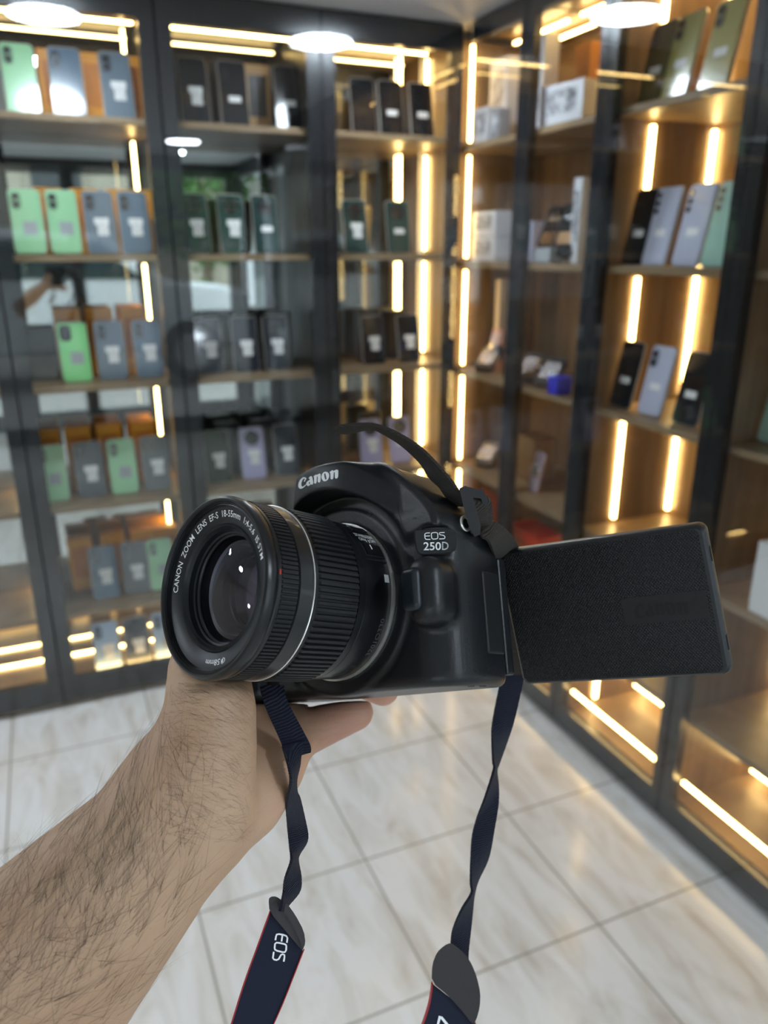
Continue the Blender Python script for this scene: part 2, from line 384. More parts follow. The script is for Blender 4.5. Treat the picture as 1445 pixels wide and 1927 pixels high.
def sticker_mat():
    m = bpy.data.materials.new('price_sticker'); m.use_nodes = True; nt = m.node_tree; b = nt.nodes['Principled BSDF']; L = nt.links.new
    tc = nt.nodes.new('ShaderNodeTexCoord'); mp = nt.nodes.new('ShaderNodeMapping'); mp.inputs['Scale'].default_value = (260, 1, 120)
    n = nt.nodes.new('ShaderNodeTexNoise'); n.inputs['Scale'].default_value = 1.4; r = nt.nodes.new('ShaderNodeValToRGB')
    r.color_ramp.elements[0].position = .40; r.color_ramp.elements[1].position = .44; r.color_ramp.elements[0].color = (.12, .12, .13, 1); r.color_ramp.elements[1].color = (.85, .85, .83, 1)
    L(tc.outputs['Object'], mp.inputs[0]); L(mp.outputs[0], n.inputs[0]); L(n.outputs[0], r.inputs[0]); L(r.outputs[0], b.inputs['Base Color']); b.inputs['Roughness'].default_value = .5
    return m
BAR = sticker_mat(); PAPER = mat('paper', (.85, .85, .83), .5)
RIMC = mat('clear_case_rim', (.55, .50, .44), .12, 0, 1)
KX = Matrix(((1, 0, 0, 0), (0, 0, 1, 0), (0, 1, 0, 0), (0, 0, 0, 1)))   # (x, h, depth) -> (x, depth, h)
MESHC = {}
def cached(key, fn):
    if key not in MESHC: MESHC[key] = fn()
    return MESHC[key]
def slab(pts, z0, z1, off=(0, 0)):        # outline in width/height, extruded towards the viewer (-y)
    m = MB(); m.prism([(x + off[0], y + off[1]) for x, y in pts], z0, z1)
    m.v = [(x, -z, y) for x, y, z in m.v]; m.f = [tuple(q) for q in m.f]; return m
def phone(loc, rz, style, lens, label, group, w=.080, h=.172, lean=11, sticker='full', scale=1):
    nm, rgb = PC[style]
    t = thing('phone', loc, label, 'phone', group, rz); w *= scale; h *= scale
    t.rotation_euler = (R(-lean), 0, rz)
    body = mat('phone_' + style, hexc(*rgb), .22 if style not in ('black', 'navy') else .15, 0, .6)
    def mk(key, pts, z0, z1, off=(0, 0), bev=0):
        def f():
            m = slab(pts, z0, z1, off); me = m.mesh(key[0]); bm = bmesh.new(); bm.from_mesh(me); bmesh.ops.recalc_face_normals(bm, faces=bm.faces)
            if bev: bmesh.ops.bevel(bm, geom=[e for e in bm.edges if len(e.link_faces) == 2 and e.calc_face_angle(0) > 1], offset=bev, segments=2, affect='EDGES')
            bm.to_mesh(me); bm.free(); return me
        return cached(key + (round(w, 4), round(h, 4)), f)
    def part(name, me, m, parent=t, loc=None):
        me2 = cached((name, me.name, m.name), lambda: me.copy()); 
        if not me2.materials: me2.materials.append(m)
        o = bpy.data.objects.new(name, me2); C.objects.link(o); o.parent = parent
        if loc: o.location = loc
        return o
    part('body', mk(('body',), rrect(w, h, .011), -.008, 0, (0, h / 2), .0022), body)
    part('clear_case', mk(('case',), rrect(w + .004, h + .004, .013), -.009, -.0035, (0, h / 2 + .0005), .001), RIMC)
    x0 = -w / 2; zt = h
    if lens == 'twin':
        part('camera_island', mk(('isl',), rrect(.026, .046, .012), -.001, .0018, (x0 + .018, zt - .031), .0006), mat('island_' + style, tuple(c * .45 for c in hexc(*rgb)), .2, 0, .5))
        pos = [(x0 + .018, zt - .020, .0078), (x0 + .018, zt - .041, .0078)]
    elif lens == 'trio':
        pos = [(x0 + .015, zt - .018, .0062), (x0 + .015, zt - .036, .0062), (x0 + .015, zt - .054, .0062)]
    elif lens == 'round':
        part('camera_island', mk(('risl',), rrect(.050, .050, .0249, 8), -.001, .0022, (0, zt - .034), .0008), mat('round_island', (.012, .014, .016), .12, 0, .8))
        pos = [(dx, zt - .034 + dy, .006) for dx, dy in ((-.012, .011), (.012, .011), (-.012, -.011), (.012, -.011))]
    elif lens == 'quad':
        part('camera_island', mk(('qisl',), rrect(.032, .046, .012), -.001, .002, (x0 + .021, zt - .030), .0006), mat('round_island', (.012, .014, .016), .12, 0, .8))
        pos = [(x0 + .014, zt - .020, .006), (x0 + .029, zt - .020, .006), (x0 + .021, zt - .040, .007)]
    else:
        pos = []
    for (x, z, r) in pos:
        def f():
            m = MB().cyl((0, 0), r, 0, .0028, 20); m.v = [(a, -c, b) for a, b, c in m.v]; return m.mesh('lens')
        part('camera_lens', cached(('lens', r), f), LENSM, t, (x, 0, z))
        def f2():
            v, fc = lathe([(r, 0), (r + .0008, 0), (r + .0008, .003), (r, .003)], 20, True); me = bpy.data.meshes.new('ring'); me.from_pydata([(a, -c, b) for a, b, c in v], [], fc); return me
        part('lens_ring', cached(('ring', r), f2), CHROME, t, (x, 0, z))
    if sticker == 'full':
        part('price_sticker', mk(('st1',), rrect(.040, .018, .002), .0002, .0008, (.004, h * .52)), PAPER)
        part('barcode_sticker', mk(('st2',), rrect(.031, .032, .002), .0003, .0009, (.006, h * .38)), BAR)
    elif sticker == 'small':
        part('price_sticker', mk(('st3',), rrect(.036, .017, .002), .0002, .0008, (.002, h * .42)), PAPER)
    elif sticker == 'grey':
        part('price_sticker', mk(('st4',), rrect(.036, .036, .002), .0002, .0008, (.006, h * .40)), mat('grey_sticker', (.35, .37, .38), .5, noise=(400, .25)))
    return t
def ray(px, py):
    x = px - CX; y = py - CY; up = -(y * math.cos(PITCH) + F * math.sin(PITCH)); fw = F * math.cos(PITCH) - y * math.sin(PITCH)
    return fw * math.sin(YAW) + x * math.cos(YAW), fw * math.cos(YAW) - x * math.sin(YAW), up
def on_y(px, z, y):                       # x of the thing standing at depth y, height z, seen at column px
    lo, hi = -3, 3
    for _ in range(40):
        m_ = (lo + hi) / 2; q = CM.inverted() @ Vector((m_, y, z)); p = CX - F * q.x / q.z
        lo, hi = (m_, hi) if p < px else (lo, m_)
    return lo
def on_x(px, z, x):
    lo, hi = .2, 3.2
    for _ in range(40):
        m_ = (lo + hi) / 2; q = CM.inverted() @ Vector((x, m_, z)); p = CX - F * q.x / q.z
        lo, hi = (lo, m_) if p < px else (m_, hi)
    return lo
ORD = ['leftmost', 'second from left', 'third from left', 'rightmost']
SHN = ['top', 'second', 'third', 'fourth', 'fifth', 'bottom']
LEN = dict(twin='twin lens', round='round lens', quad='quad lens', trio='triple lens', none='plain')
def row(cab, si, items, side='L', yy=2.47, h=.172):
    z = ((SHELVES_L if side == 'L' else SHELVES) + [BASE])[si]; n = len(items)
    for i, it in enumerate(items):
        px, style, lens, st = it[:4]; zz = z + .003
        o_ = ('only' if n == 1 else ORD[i] if i < n - 1 else 'rightmost')
        lab = f'{PC[style][0]} {LEN[lens]} phone, {o_} on the {SHN[si]} shelf, {cab}'
        g = f'phones on the {SHN[si]} shelf, {cab}'
        if side == 'L': phone((on_y(px, z, yy), yy, zz), it[4] if len(it) > 4 else 0, style, lens, lab, g, sticker=st, h=h)
        else: phone((yy, min(on_x(px, z, yy), 1.617 if px < 1400 else 1.158), zz), R(-90) + (it[4] if len(it) > 4 else 0), style, lens, lab, g, sticker=st, h=h, w=.082)
row('left cabinet', 0, [(47, 'green', 'twin', 'none'), (135, 'blueg', 'twin', 'none'), (228, 'grey', 'twin', 'full')], h=.175)
row('left cabinet', 1, [(60, 'green', 'twin', 'grey'), (128, 'green', 'twin', 'grey'), (196, 'grey', 'twin', 'full'), (260, 'blueg', 'twin', 'full')])
row('left cabinet', 2, [(148, 'bright', 'quad', 'grey'), (216, 'grey', 'twin', 'full'), (286, 'blueg', 'twin', 'full')])
row('left cabinet', 3, [(106, 'green', 'twin', 'grey'), (176, 'smoke', 'twin', 'full'), (238, 'green', 'twin', 'grey'), (300, 'smoke', 'twin', 'full')])
row('left cabinet', 4, [(203, 'blueg', 'twin', 'full'), (262, 'smoke', 'twin', 'full'), (310, 'green', 'twin', 'grey')])
row('left cabinet', 5, [(208, 'sky', 'twin', 'full'), (265, 'smoke', 'round', 'full'), (318, 'sky', 'twin', 'grey')], yy=2.43)
row('middle cabinet', 0, [(372, 'black', 'none', 'full'), (446, 'black', 'twin', 'small'), (549, 'black', 'none', 'small')], h=.18)
row('middle cabinet', 1, [(374, 'dgreen', 'round', 'full'), (443, 'dgreen', 'round', 'full'), (506, 'dgreen', 'round', 'small')])
row('middle cabinet', 2, [(400, 'navy', 'none', 'full'), (467, 'navy', 'none', 'full'), (525, 'navy', 'round', 'full')])
row('middle cabinet', 3, [(415, 'black', 'none', 'full'), (481, 'lilac', 'round', 'full'), (543, 'navy', 'none', 'full')])
row('corner cabinet', 0, [(688, 'black', 'none', 'none'), (740, 'black', 'none', 'small'), (797, 'black', 'none', 'small')], h=.165)
row('corner cabinet', 1, [(673, 'dgreen', 'round', 'full'), (753, 'dgreen', 'round', 'small')], h=.165)
row('corner cabinet', 2, [(706, 'black', 'none', 'full'), (772, 'black', 'none', 'full')], h=.160)
row('corner cabinet', 3, [(702, 'lilac', 'round', 'full'), (756, 'lilac', 'round', 'small')], h=.165)
row('right wall', 0, [(1205, 'olive', 'twin', 'small'), (1262, 'gold', 'twin', 'small'), (1335, 'gold', 'twin', 'small')], 'R', XF + .08, .178)
row('right wall', 1, [(1172, 'black', 'none', 'small'), (1225, 'white', 'trio', 'small'), (1284, 'white', 'trio', 'small'), (1340, 'mint', 'trio', 'none')], 'R', XF + .08, .178)
row('right wall', 2, [(1150, 'black', 'none', 'small'), (1217, 'white', 'twin', 'small'), (1283, 'black', 'none', 'small')], 'R', XF + .085, .17)
row('right edge cabinet', 0, [(1428, 'olive', 'trio', 'none')], 'R', XF + .10, .172)
row('right edge cabinet', 2, [(1424, 'mint', 'trio', 'none')], 'R', XF + .12, .16)

# ------------------------------------------------------------------ boxes behind and beside the phones
def carton(loc, size, m, label, cat, group=None, rz=0, face=None, name='phone_box'):
    t = thing(name, loc, label, cat, group, rz); w, d, h = size
    bx('lower_tray', (-w / 2, -d / 2, 0), (w / 2, d / 2, h * .12), m, t, .001, 1)
    bx('lid', (-w / 2 - .001, -d / 2 - .001, h * .12), (w / 2 + .001, d / 2 + .001, h), m, t, .0015, 1)
    if face: bx('printed_panel', (-w * .36, -d / 2 - .0018, h * .25), (w * .36, -d / 2 - .0008, h * .85), face, t)
    return t
ORANGE = mat('orange_card', hexc(255, 168, 30), .45, noise=(60, .10)); ORP = mat('orange_print', hexc(225, 135, 20), .45, noise=(150, .35))
BEIGE = mat('beige_card', hexc(205, 165, 110), .5); BLK = mat('black_card', (.02, .02, .022), .35); BLKP = mat('black_print', (.05, .045, .04), .3, noise=(100, .5))
for si, pxs in enumerate([(98, 176, 250), (90, 158, 224, 284), (128, 188, 250), (90, 148, 206, 270), (150, 212, 268, 312)]):
    for i, px in enumerate(pxs):
        z = SHELVES_L[si] + .0008; yb = 2.60
        carton((min(.309, on_y(px, z + .15, yb)), yb, z), (.075, .045, .205 if si in (2, 3) else .182), ORANGE, f'orange phone box, {ORD[i] if i < len(pxs) - 1 else "rightmost"} of the row behind phones, {SHN[si]} shelf, left cabinet', 'box', f'orange boxes on the {SHN[si]} shelf', face=ORP)
for si, pxs in enumerate([(350, 420, 480, 552), (), (405, 462, 522), (425, 490, 545), (420, 476, 510)]):
    for i, px in enumerate(pxs):
        z = SHELVES_L[si] + .0008; yb = 2.60; be = (si == 0 and i in (2,)) or (si == 4 and i == 2)
        carton((max(.413, min(.768, on_y(px, z + .15, yb))), yb, z), (.078, .045, .178 if si else .19), BEIGE if be else BLK, f'{"beige" if be else "black"} phone box, {ORD[i] if i < len(pxs) - 1 else "rightmost"} behind the phones, {SHN[si]} shelf, middle cabinet', 'box', f'boxes on the {SHN[si]} shelf, middle cabinet', face=BLKP)
for si, pxs in enumerate([(700, 760), (), (690, 740), (695,)]):
    for i, px in enumerate(pxs):
        z = SHELVES_L[si] + .0008
        carton((on_y(px, z + .1, 2.60), 2.60, z), (.075, .04, .17), BLK, f'black phone box, {ORD[i] if i < len(pxs) - 1 else "rightmost"} behind the phones, {SHN[si]} shelf, corner cabinet', 'box', None, face=BLKP)
t = thing('tablet', (on_y(78, SHELVES_L[2], 2.55), 2.55, SHELVES_L[2] + .002), 'dark blank tablet leaning at the left end of third shelf', 'tablet'); t.rotation_euler = (R(-10), 0, 0)
slab(rrect(.11, .15, .006), -.008, 0, (0, .075)).build('case', mat('tablet_case', (.09, .09, .09), .4), t); slab(rrect(.102, .14, .004), 0, .0008, (0, .075)).build('screen', mat('dark_screen', (.02, .022, .022), .08, 0, 1), t)
# right wall goods
WCARD = mat('white_card', (.66, .67, .70), .4); WPRINT = wave_mat('white_print', (.04, .04, .05), (.75, .75, .78), 22, .4, (1, 1, 1), 2.5); TAN = mat('tan_card', hexc(190, 130, 70), .5)
def rbox(px, si, size, m, face, label, cat='box', rz=0, x=None, dz=0, lean=0, name='gadget_box'):
    z = SHELVES[si] + .001; x = x or XF + .13
    y = on_x(px, z, x); hw = size[0] / 2 + .004; lo = 1.683 if y > 1.6 else .835; y = max(lo + hw, min(2.408 - hw, y)) if y > 1.6 else y
    t = carton((x, y, z + .001 + dz), size, m, label, cat, None, R(-90) + rz, face, name)
    t.rotation_euler = (R(-lean), 0, R(-90) + rz); return t
rbox(897, 0, (.035, .10, .24), TAN, None, 'narrow tan box standing at the corner end of top shelf', x=XF + .22)
rbox(932, 0, (.10, .05, .24), WCARD, WPRINT, 'tall white printed drone box on the top shelf near corner', x=XF + .14)
rbox(903, 0, (.09, .05, .10), WCARD, WPRINT, 'small white printed box in front of the tall white box', x=XF + .08)
rbox(940, 0, (.045, .04, .085), mat('grey_card', (.3, .3, .32), .4), WPRINT, 'small grey box beside the small white printed box', x=XF + .075)
rbox(1016, 0, (.07, .05, .26), WCARD, WPRINT, 'tall white box at the left end of second bay', x=XF + .14)
rbox(1068, 0, (.16, .06, .10), WCARD, WPRINT, 'wide white box printed with a camera drawing, top shelf', x=XF + .09, rz=.15)
rbox(1100, 0, (.07, .05, .22), TAN, None, 'tan box behind the wide white printed box', x=XF + .21)
for i in range(2):
    rbox(908, 1, (.145, .08, .075), WCARD, WPRINT, ['lower', 'upper'][i] + ' white printed carton of the stack on second shelf', x=XF + .11, dz=i * .078)
rbox(1000, 1, (.07, .05, .12), mat('lavender_card', hexc(190, 190, 215), .4), None, 'pale lavender box leaning behind black cases', x=XF + .17)
rbox(1086, 1, (.035, .03, .22), WCARD, WPRINT, 'slim white box standing upright beside black cases', x=XF + .10)
rbox(1030, 1, (.09, .05, .04), mat('silver_card', (.4, .42, .44), .35), None, 'low silver box lying under the black cases', x=XF + .07)
rbox(918, 2, (.06, .05, .13), mat('pink_card', hexc(190, 140, 130), .5), None, 'dusty pink box standing on third shelf near corner', x=XF + .19)
rbox(885, 2, (.03, .06, .30), mat('cream_card', hexc(215, 200, 175), .5), None, 'tall cream strip of packaging beside the corner strip light', x=XF + .20)
rbox(1010, 2, (.14, .08, .05), WCARD, WPRINT, 'flat white carton among silver pouches, third shelf', x=XF + .16)
rbox(1052, 2, (.045, .05, .05), mat('blue_card', hexc(60, 60, 200), .4), None, 'small vivid blue box at the end of third shelf', x=XF + .06)
rbox(1005, 3, (.10, .08, .15), mat('brown_card', hexc(120, 85, 45), .5), None, 'brown box on the fourth shelf in shadow', x=XF + .18)
RED = mat('red_card', hexc(200, 45, 22), .4)
rbox(1000, 4, (.17, .10, .20), RED, mat('red_print', hexc(150, 30, 18), .4, noise=(30, .4)), 'large red box on the fifth shelf behind the strap', x=XF + .12)
rbox(905, 4, (.12, .08, .22), mat('rust_card', hexc(170, 75, 45), .5), None, 'rust red box on fifth shelf near corner', x=XF + .12)
rbox(1035, 4, (.10, .06, .04), WCARD, WPRINT, 'low white carton in front of the large red box', x=XF + .06)
def gadget(px, si, x, label, kind):
    z = SHELVES[si]; y = on_x(px, z, x)
    if kind == 'case':
        t = thing('gadget_case', (x, y, z + .0135), label, 'case', None, R(-90)); t.rotation_euler = (R(-24), 0, R(-75))
        slab(rrect(.075, .15, .012), -.03, 0, (0, .085)).build('shell', mat('gloss_black', (.015, .013, .012), .12, 0, .8), t)
        slab(rrect(.05, .035, .006), .0, .002, (0, .06)).build('badge', mat('gold_badge', hexc(190, 150, 110), .3, 1), t)
        slab(rrect(.045, .012, .004), .0, .002, (0, .12)).build('chrome_strip', CHROME, t)
    elif kind == 'pouch':
        t = thing('gadget_pouch', (x, y, z + .0150), label, 'pouch', None, R(-60)); t.rotation_euler = (R(-52), 0, R(-60))
        slab(rrect(.07, .11, .01), -.018, 0, (0, .06)).build('pouch_body', mat('dark_pouch', (.05, .045, .05), .25, 0, .4), t)
        slab(rrect(.055, .07, .008), .0, .0025, (0, .06)).build('foil_window', mat('foil', (.55, .55, .58), .22, 1, bump=(120, .9, .01)), t)
    elif kind == 'watch':
        t = thing('smart_watch', (x, y, z + .0035), label, 'watch', None, R(-90)); t.rotation_euler = (R(-12), 0, R(-90))
        slab(rrect(.05, .13, .01), -.006, 0, (0, .065)).build('card', mat('lilac_card', hexc(175, 160, 175), .4), t)
        slab(rrect(.038, .038, .0189, 8), .0, .006, (0, .07)).build('dial', LENSM, t)
        v, f = lathe([(.019, 0), (.0215, 0), (.0215, .008), (.019, .008)], 28, True)
        mesh_obj('bezel', [(a, -c, b + .07) for a, b, c in v], f, CHROME, t)
    return t
rbox(1462, 3, (.10, .06, .16), mat('clean_white_card', (.8, .8, .8), .4), None, 'plain white box at the right edge on fourth shelf', x=XF + .07)
gadget(1018, 1, XF + .10, 'glossy black case with gold badge, left of two', 'case'); gadget(1048, 1, XF + .06, 'glossy black case with gold badge, right of two', 'case')
gadget(918, 2, XF + .10, 'smart watch on lilac card, third shelf near corner', 'watch')
gadget(905, 2, XF + .05, 'foil pouch lying in front of the watch', 'pouch'); gadget(985, 2, XF + .07, 'dark foil pouch at left of second bay, third shelf', 'pouch'); gadget(1020, 2, XF + .06, 'dark foil pouch beside the vivid blue box', 'pouch')
gadget(1000, 3, XF + .09, 'smart watch on card, fourth shelf, half hidden in shadow', 'watch'); gadget(905, 3, XF + .08, 'foil pouch on fourth shelf near the corner light', 'pouch')

# ------------------------------------------------------------------ street things mirrored in the cabinet backs
t = thing('building', (.5, -11, 0), 'beige building with a cornice seen mirrored behind the shelves', 'building')
BW = mat('beige_render', (.50, .46, .36), .8, noise=(2, .12))
bx('wall', (-6, -2, 0), (3.2, 0, 4.1), BW, t); m = MB(); m.box((-6.1, -2, 4.1), (3.35, .25, 4.5)).box((-6.05, -2, 3.9), (3.3, .12, 4.1)); m.build('cornice', mat('cornice_stone', (.62, .57, .46), .8), t)
for x in (-4.4, -2.2, 0, 2.0):
    f = bx('window_frame', (x - .55, 0, 1.3), (x + .55, .06, 2.9), mat('stone_trim', (.42, .38, .30), .8), t); bx('pane', (x - .42, .06, 1.42), (x + .42, .075, 2.78), mat('dark_pane', (.05, .06, .06), .1), f)
t = thing('car', (.1, -4.9, 0), 'white car parked outside, mirrored behind green phones', 'car')
CARW = mat('white_car_paint', (.78, .80, .80), .2, 0, 1)
pr = [(-2.1, .35), (2.1, .35), (2.15, .8), (1.9, 1.0), (1.15, 1.08), (.55, 1.55), (-.9, 1.6), (-1.75, 1.25), (-2.12, 1.0)]
m = MB(); m.prism(pr, -.85, .85); m.v = [(x, z, y) for x, y, z in m.v]; o = m.build('body', CARW, t, .06, 3)
m = MB(); m.prism([(-1.45, 1.12), (.95, 1.08), (.5, 1.46), (-.85, 1.5)], .84, .87); m.v = [(x, z, y) for x, y, z in m.v]; m.build('side_window', mat('car_glass', (.04, .06, .06), .05, 0, 1), t)
for x in (-1.35, 1.35):
    m = MB().cyl((0, 0), .33, -.12, .12, 28); m.v = [(a + x, c + .78, b + .33) for a, b, c in m.v]; w = m.build('wheel', mat('tyre', (.02, .02, .02), .7), t)
    m = MB().cyl((0, 0), .2, .12, .135, 20); m.v = [(a + x, c + .78, b + .33) for a, b, c in m.v]; m.build('hub', CHROME, w)
random.seed(4)
for i, (x, y, s, lab) in enumerate([(2.6, -8.2, 1.5, 'green street tree mirrored at left cabinet'), (5.6, -1.6, 1.2, 'green street tree beyond the side shop window'), (4.2, 2.0, .9, 'green shrub beyond the side shop window')]):
    t = thing('street_tree', (x, y, 0), lab, 'tree')
    MB().cyl((0, 0), .08, 0, 1.6 * s, 10).build('trunk', mat('bark', (.12, .08, .05), .9), t)
    v = []; f = []
    for k in range(1500):
        a = random.uniform(0, 6.28); zz = random.gauss(0, .38); rr = random.uniform(.2, .75) * s * math.sqrt(max(.05, 1 - zz * zz)); c = Vector((rr * math.cos(a), rr * math.sin(a), (1.7 + zz) * s))
        d = Vector((random.gauss(0, 1), random.gauss(0, 1), random.gauss(0, 1))).normalized() * .09; e = d.orthogonal().normalized() * .05; n = len(v)
        v += [c - d, c + e, c + d, c - e]; f.append((n, n + 1, n + 2, n + 3))
    mesh_obj('foliage', v, f, mat('leaf_green', (.10, .22, .06), .6), t, False)
for i, y in enumerate((-1.2, -.85, -.2, .1)):
    tag(bx('blind_panel', (1.66, y - .13, .1), (1.68, y + .13, 1.9), mat('white_blind', (.75, .77, .78), .6)), 'white vertical blind panel by the side shop window', 'blind', 'white vertical blinds')

# ------------------------------------------------------------------ the handheld camera
M_DSLR = VM @ Matrix(((0.72833153, -0.04475655, -0.68376168, -.0201), (-0.21602284, -0.96197689, -0.16713643, .0379), (-0.65028249, 0.26943887, -0.71030654, .3277), (0, 0, 0, 1)))
dslr = thing('camera', (0, 0, 0), 'black Canon EOS 250D camera with zoom lens and flipped out screen, held in hand', 'camera')
dslr['label'] = 'black digital camera with zoom lens and flipped out screen, held up in a hand'
dslr.matrix_world = M_DSLR
MM = .001
def shell_plastic():
    m = mat('camera_plastic', (.0065, .0075, .010), .38, 0, 0, .42, bump=(900, .25, .0003)); return m
CP = shell_plastic(); GB = mat('gloss_black_plastic', (.006, .007, .009), .3, 0, .0, .45); RUB = mat('black_rubber', (.008, .0085, .010), .5, 0, 0, .35)
SILV = mat('silver_ring', (.88, .87, .83), .28, .75); INK = mat('white_ink', (.92, .95, .97), .4); GREYINK = mat('grey_ink', (.10, .10, .10), .5)
PLAN = [(-66, -50), (48, -50), (53, -44), (56.5, -22), (55, -10), (49, -3.5), (40, -1), (-40, -1), (-45, 14), (-64, 14), (-70, 7), (-71, -40)]
PLAN = smooth2d(PLAN, 2)
DOME = smooth2d([(-40, 22), (-34, 38), (-25, 50), (-14, 57), (0, 58.8), (13, 58.6), (23, 57.2), (31, 53), (38, 47.5), (48, 37.5), (55.5, 28), (56, 18)], 2)
FLAT = []                                 # the flat seat of the name badge
def body_sdf(x, y, z):
    x = x * 1000; y = y * 1000; z = z * 1000
    main = sd_ext(sd_poly(x, z, PLAN), y, -39, 31, 4.0)
    dome = sd_ext(sd_poly(x, y, DOME), z, -46, -1, 3)
    pl = [y + .10 * (z - 12) + .006 * (x - 2) ** 2 - 57.6, z - 13 + .010 * x * x, (x + .7 * z + .8 * (y - 30) - 45.5) / 1.46, (-x + .5 * z + .3 * (y - 40) - 23) / 1.16,
          (z - (y - 30) * .9) / 1.35, -6 - z, 16 - y]
    nose = pl[0]
    for q in pl[1:]: nose = smax(nose, q, 2.0)
    b = smin(main, smin(dome, nose, 2.5), 4)
    r = np.hypot(x, y); rc = np.hypot(x, y - 2)
    b = smax(b, -smax(rc - 43.5, -1.0 - z, 1.5), 1.5)
    col = np.maximum(np.abs(r - 36) - 2.6 + np.maximum(z, -2) * .6, z + .6); col = np.maximum(col, -z - 8)
    b = smin(b, col, 2.5)
    b = np.maximum(b, -np.maximum(r - 33.2, -z - 3))
    md = sd_box(x - .12 * z, y, z, (50.2, -3.5, -3), (8.2, 13.5, 10.5), 7.5); b = smin(b, md, 3.0)
    if FLAT:
        c, n = FLAT; dx, dy, dz = x - c[0], y - c[1], z - c[2]; h = dx * n[0] + dy * n[1] + dz * n[2]
        reg = (np.sqrt((dx * dx + dz * dz) / 110 + dy * dy / 34) - 1) * 5.8
        b = smax(b, -np.maximum(reg, -h), .8)
    return b / 1000
def tree(v, f): return BVHTree.FromPolygons([Vector(q) for q in v], [tuple(int(i) for i in q) for q in f])
BV = tree(*surface_nets(body_sdf, (.02, -.02, -.04), (.062, .045, .014), .001))
MI = M_DSLR.inverted(); EYEL = MI @ Vector((0, 0, EYE))
def px_dir(px, py):
    w = VM @ Vector(V(px, py, 1.0)); return (MI @ w - EYEL).normalized()
def hit(px, py):
    h = BV.ray_cast(EYEL, px_dir(px, py)); return h[0], h[1]
H4 = [hit(*p)[0] for p in ((788, 1003), (852, 1003), (849, 1033), (792, 1036))]
BN = (H4[2] - H4[0]).cross(H4[3] - H4[1]).normalized(); BN = BN if BN.dot(EYEL - H4[0]) > 0 else -BN; BP = sum(H4, Vector()) / 4 + BN * .0004
FLAT += [tuple(BP * 1000), tuple(BN)]
v, f = surface_nets(body_sdf, (-.074, -.043, -.054), (.062, .062, .018), .00075)
me = np_mesh('body_shell', v, f); body = link('body_shell', me, CP, dslr); BV = tree(v, f)
def decal(name, v2, f2, m, parent, off=.00012, th=.00025, bvh=None):
    """2d shape in photo pixels laid on the camera's surface"""
    a = []; b = []
    for p in v2:
        h, n = hit(*p) if bvh is None else bvh(*p)
        if h is None: return None
        a.append(h + n * off); b.append(h - n * th)
    k = len(a); f = [tuple(q) for q in f2] + [tuple(i + k for i in q)[::-1] for q in f2]
    e = {}
    for q in f2:
        for i in range(len(q)):
            s = (q[i], q[(i + 1) % len(q)]); e[s] = 1
    f += [(s[1], s[0], s[0] + k, s[1] + k) for s in e if (s[1], s[0]) not in e]
    return mesh_obj(name, a + b, f, m, parent, False)
CANON = [[[(390, 440), (360, 410), (310, 402), (260, 430), (210, 490), (175, 570), (165, 640), (180, 695), (215, 720), (250, 718), (300, 695), (350, 650), (385, 610), (375, 595), (330, 635), (290, 660), (260, 655), (246, 620), (250, 560), (270, 500), (300, 455), (330, 440), (345, 455), (330, 490), (318, 520), (330, 535), (360, 490)]],
         [[(440, 450), (470, 400), (505, 375), (535, 382), (552, 430), (578, 585), (520, 612), (505, 590), (470, 630), (430, 650), (395, 625), (380, 585), (395, 540), (430, 505), (480, 478), (475, 450), (455, 435)], [(462, 530), (450, 555), (456, 588), (475, 598), (485, 570), (480, 530)]],
         [[(575, 385), (650, 330), (664, 348), (700, 328), (750, 303), (777, 325), (768, 540), (695, 555), (697, 395), (688, 378), (668, 388), (662, 570), (595, 585), (598, 405)]],
         [[(890, 257), (950, 262), (990, 300), (1005, 350), (995, 420), (965, 475), (915, 510), (870, 518), (830, 495), (800, 440), (797, 380), (815, 320), (850, 275)], [(880, 295), (865, 320), (870, 380), (885, 440), (900, 475), (925, 475), (935, 440), (925, 380), (905, 310)]],
         [[(1010, 275), (1085, 215), (1105, 217), (1120, 240), (1160, 215), (1215, 195), (1245, 210), (1252, 240), (1245, 430), (1160, 448), (1158, 290), (1150, 266), (1128, 270), (1118, 455), (1040, 470), (1042, 300)]]]
v2, f2 = polyface([[smooth2d([(550 + x / 14.45, 870 + y / 14.45) for x, y in l], 1) for l in g] for g in CANON])
decal('brand_lettering', v2, f2, INK, dslr)
# badge plate
def sub(p, n=8):
    q = []
    for i in range(len(p)):
        a = p[i]; b = p[(i + 1) % len(p)]
        q += [(a[0] + (b[0] - a[0]) * k / n, a[1] + (b[1] - a[1]) * k / n) for k in range(n)]
    return q
def fan(poly):
    cx = sum(p[0] for p in poly) / len(poly); cy = sum(p[1] for p in poly) / len(poly); v = [(cx, cy)]; f = []; k = len(poly)
    for s in (.33, .66, 1.0): v += [(cx + (x - cx) * s, cy + (y - cy) * s) for x, y in poly]
    f += [(0, 1 + i, 1 + (i + 1) % k) for i in range(k)]
    for r in (0, 1): f += [(1 + r * k + i, 1 + (r + 1) * k + i, 1 + (r + 1) * k + (i + 1) % k, 1 + r * k + (i + 1) % k) for i in range(k)]
    return v, f
bp = smooth2d([(781, 998), (786, 998), (820, 997), (851, 996), (857, 1000), (859, 1015), (859, 1028), (855, 1036), (848, 1039), (820, 1041), (797, 1043), (790, 1041), (785, 1034), (782, 1015)], 2)
def on_badge(px, py):
    d = px_dir(px, py); k = (BP + BN * .0004 - EYEL).dot(BN) / d.dot(BN); return EYEL + d * k, BN
decal('badge_groove', *fan([(820 + (x - 820) * 1.025, 1020 + (y - 1020) * 1.04) for x, y in bp]), mat('groove', (.003, .003, .004), .6), dslr, -.0001, .004, on_badge)
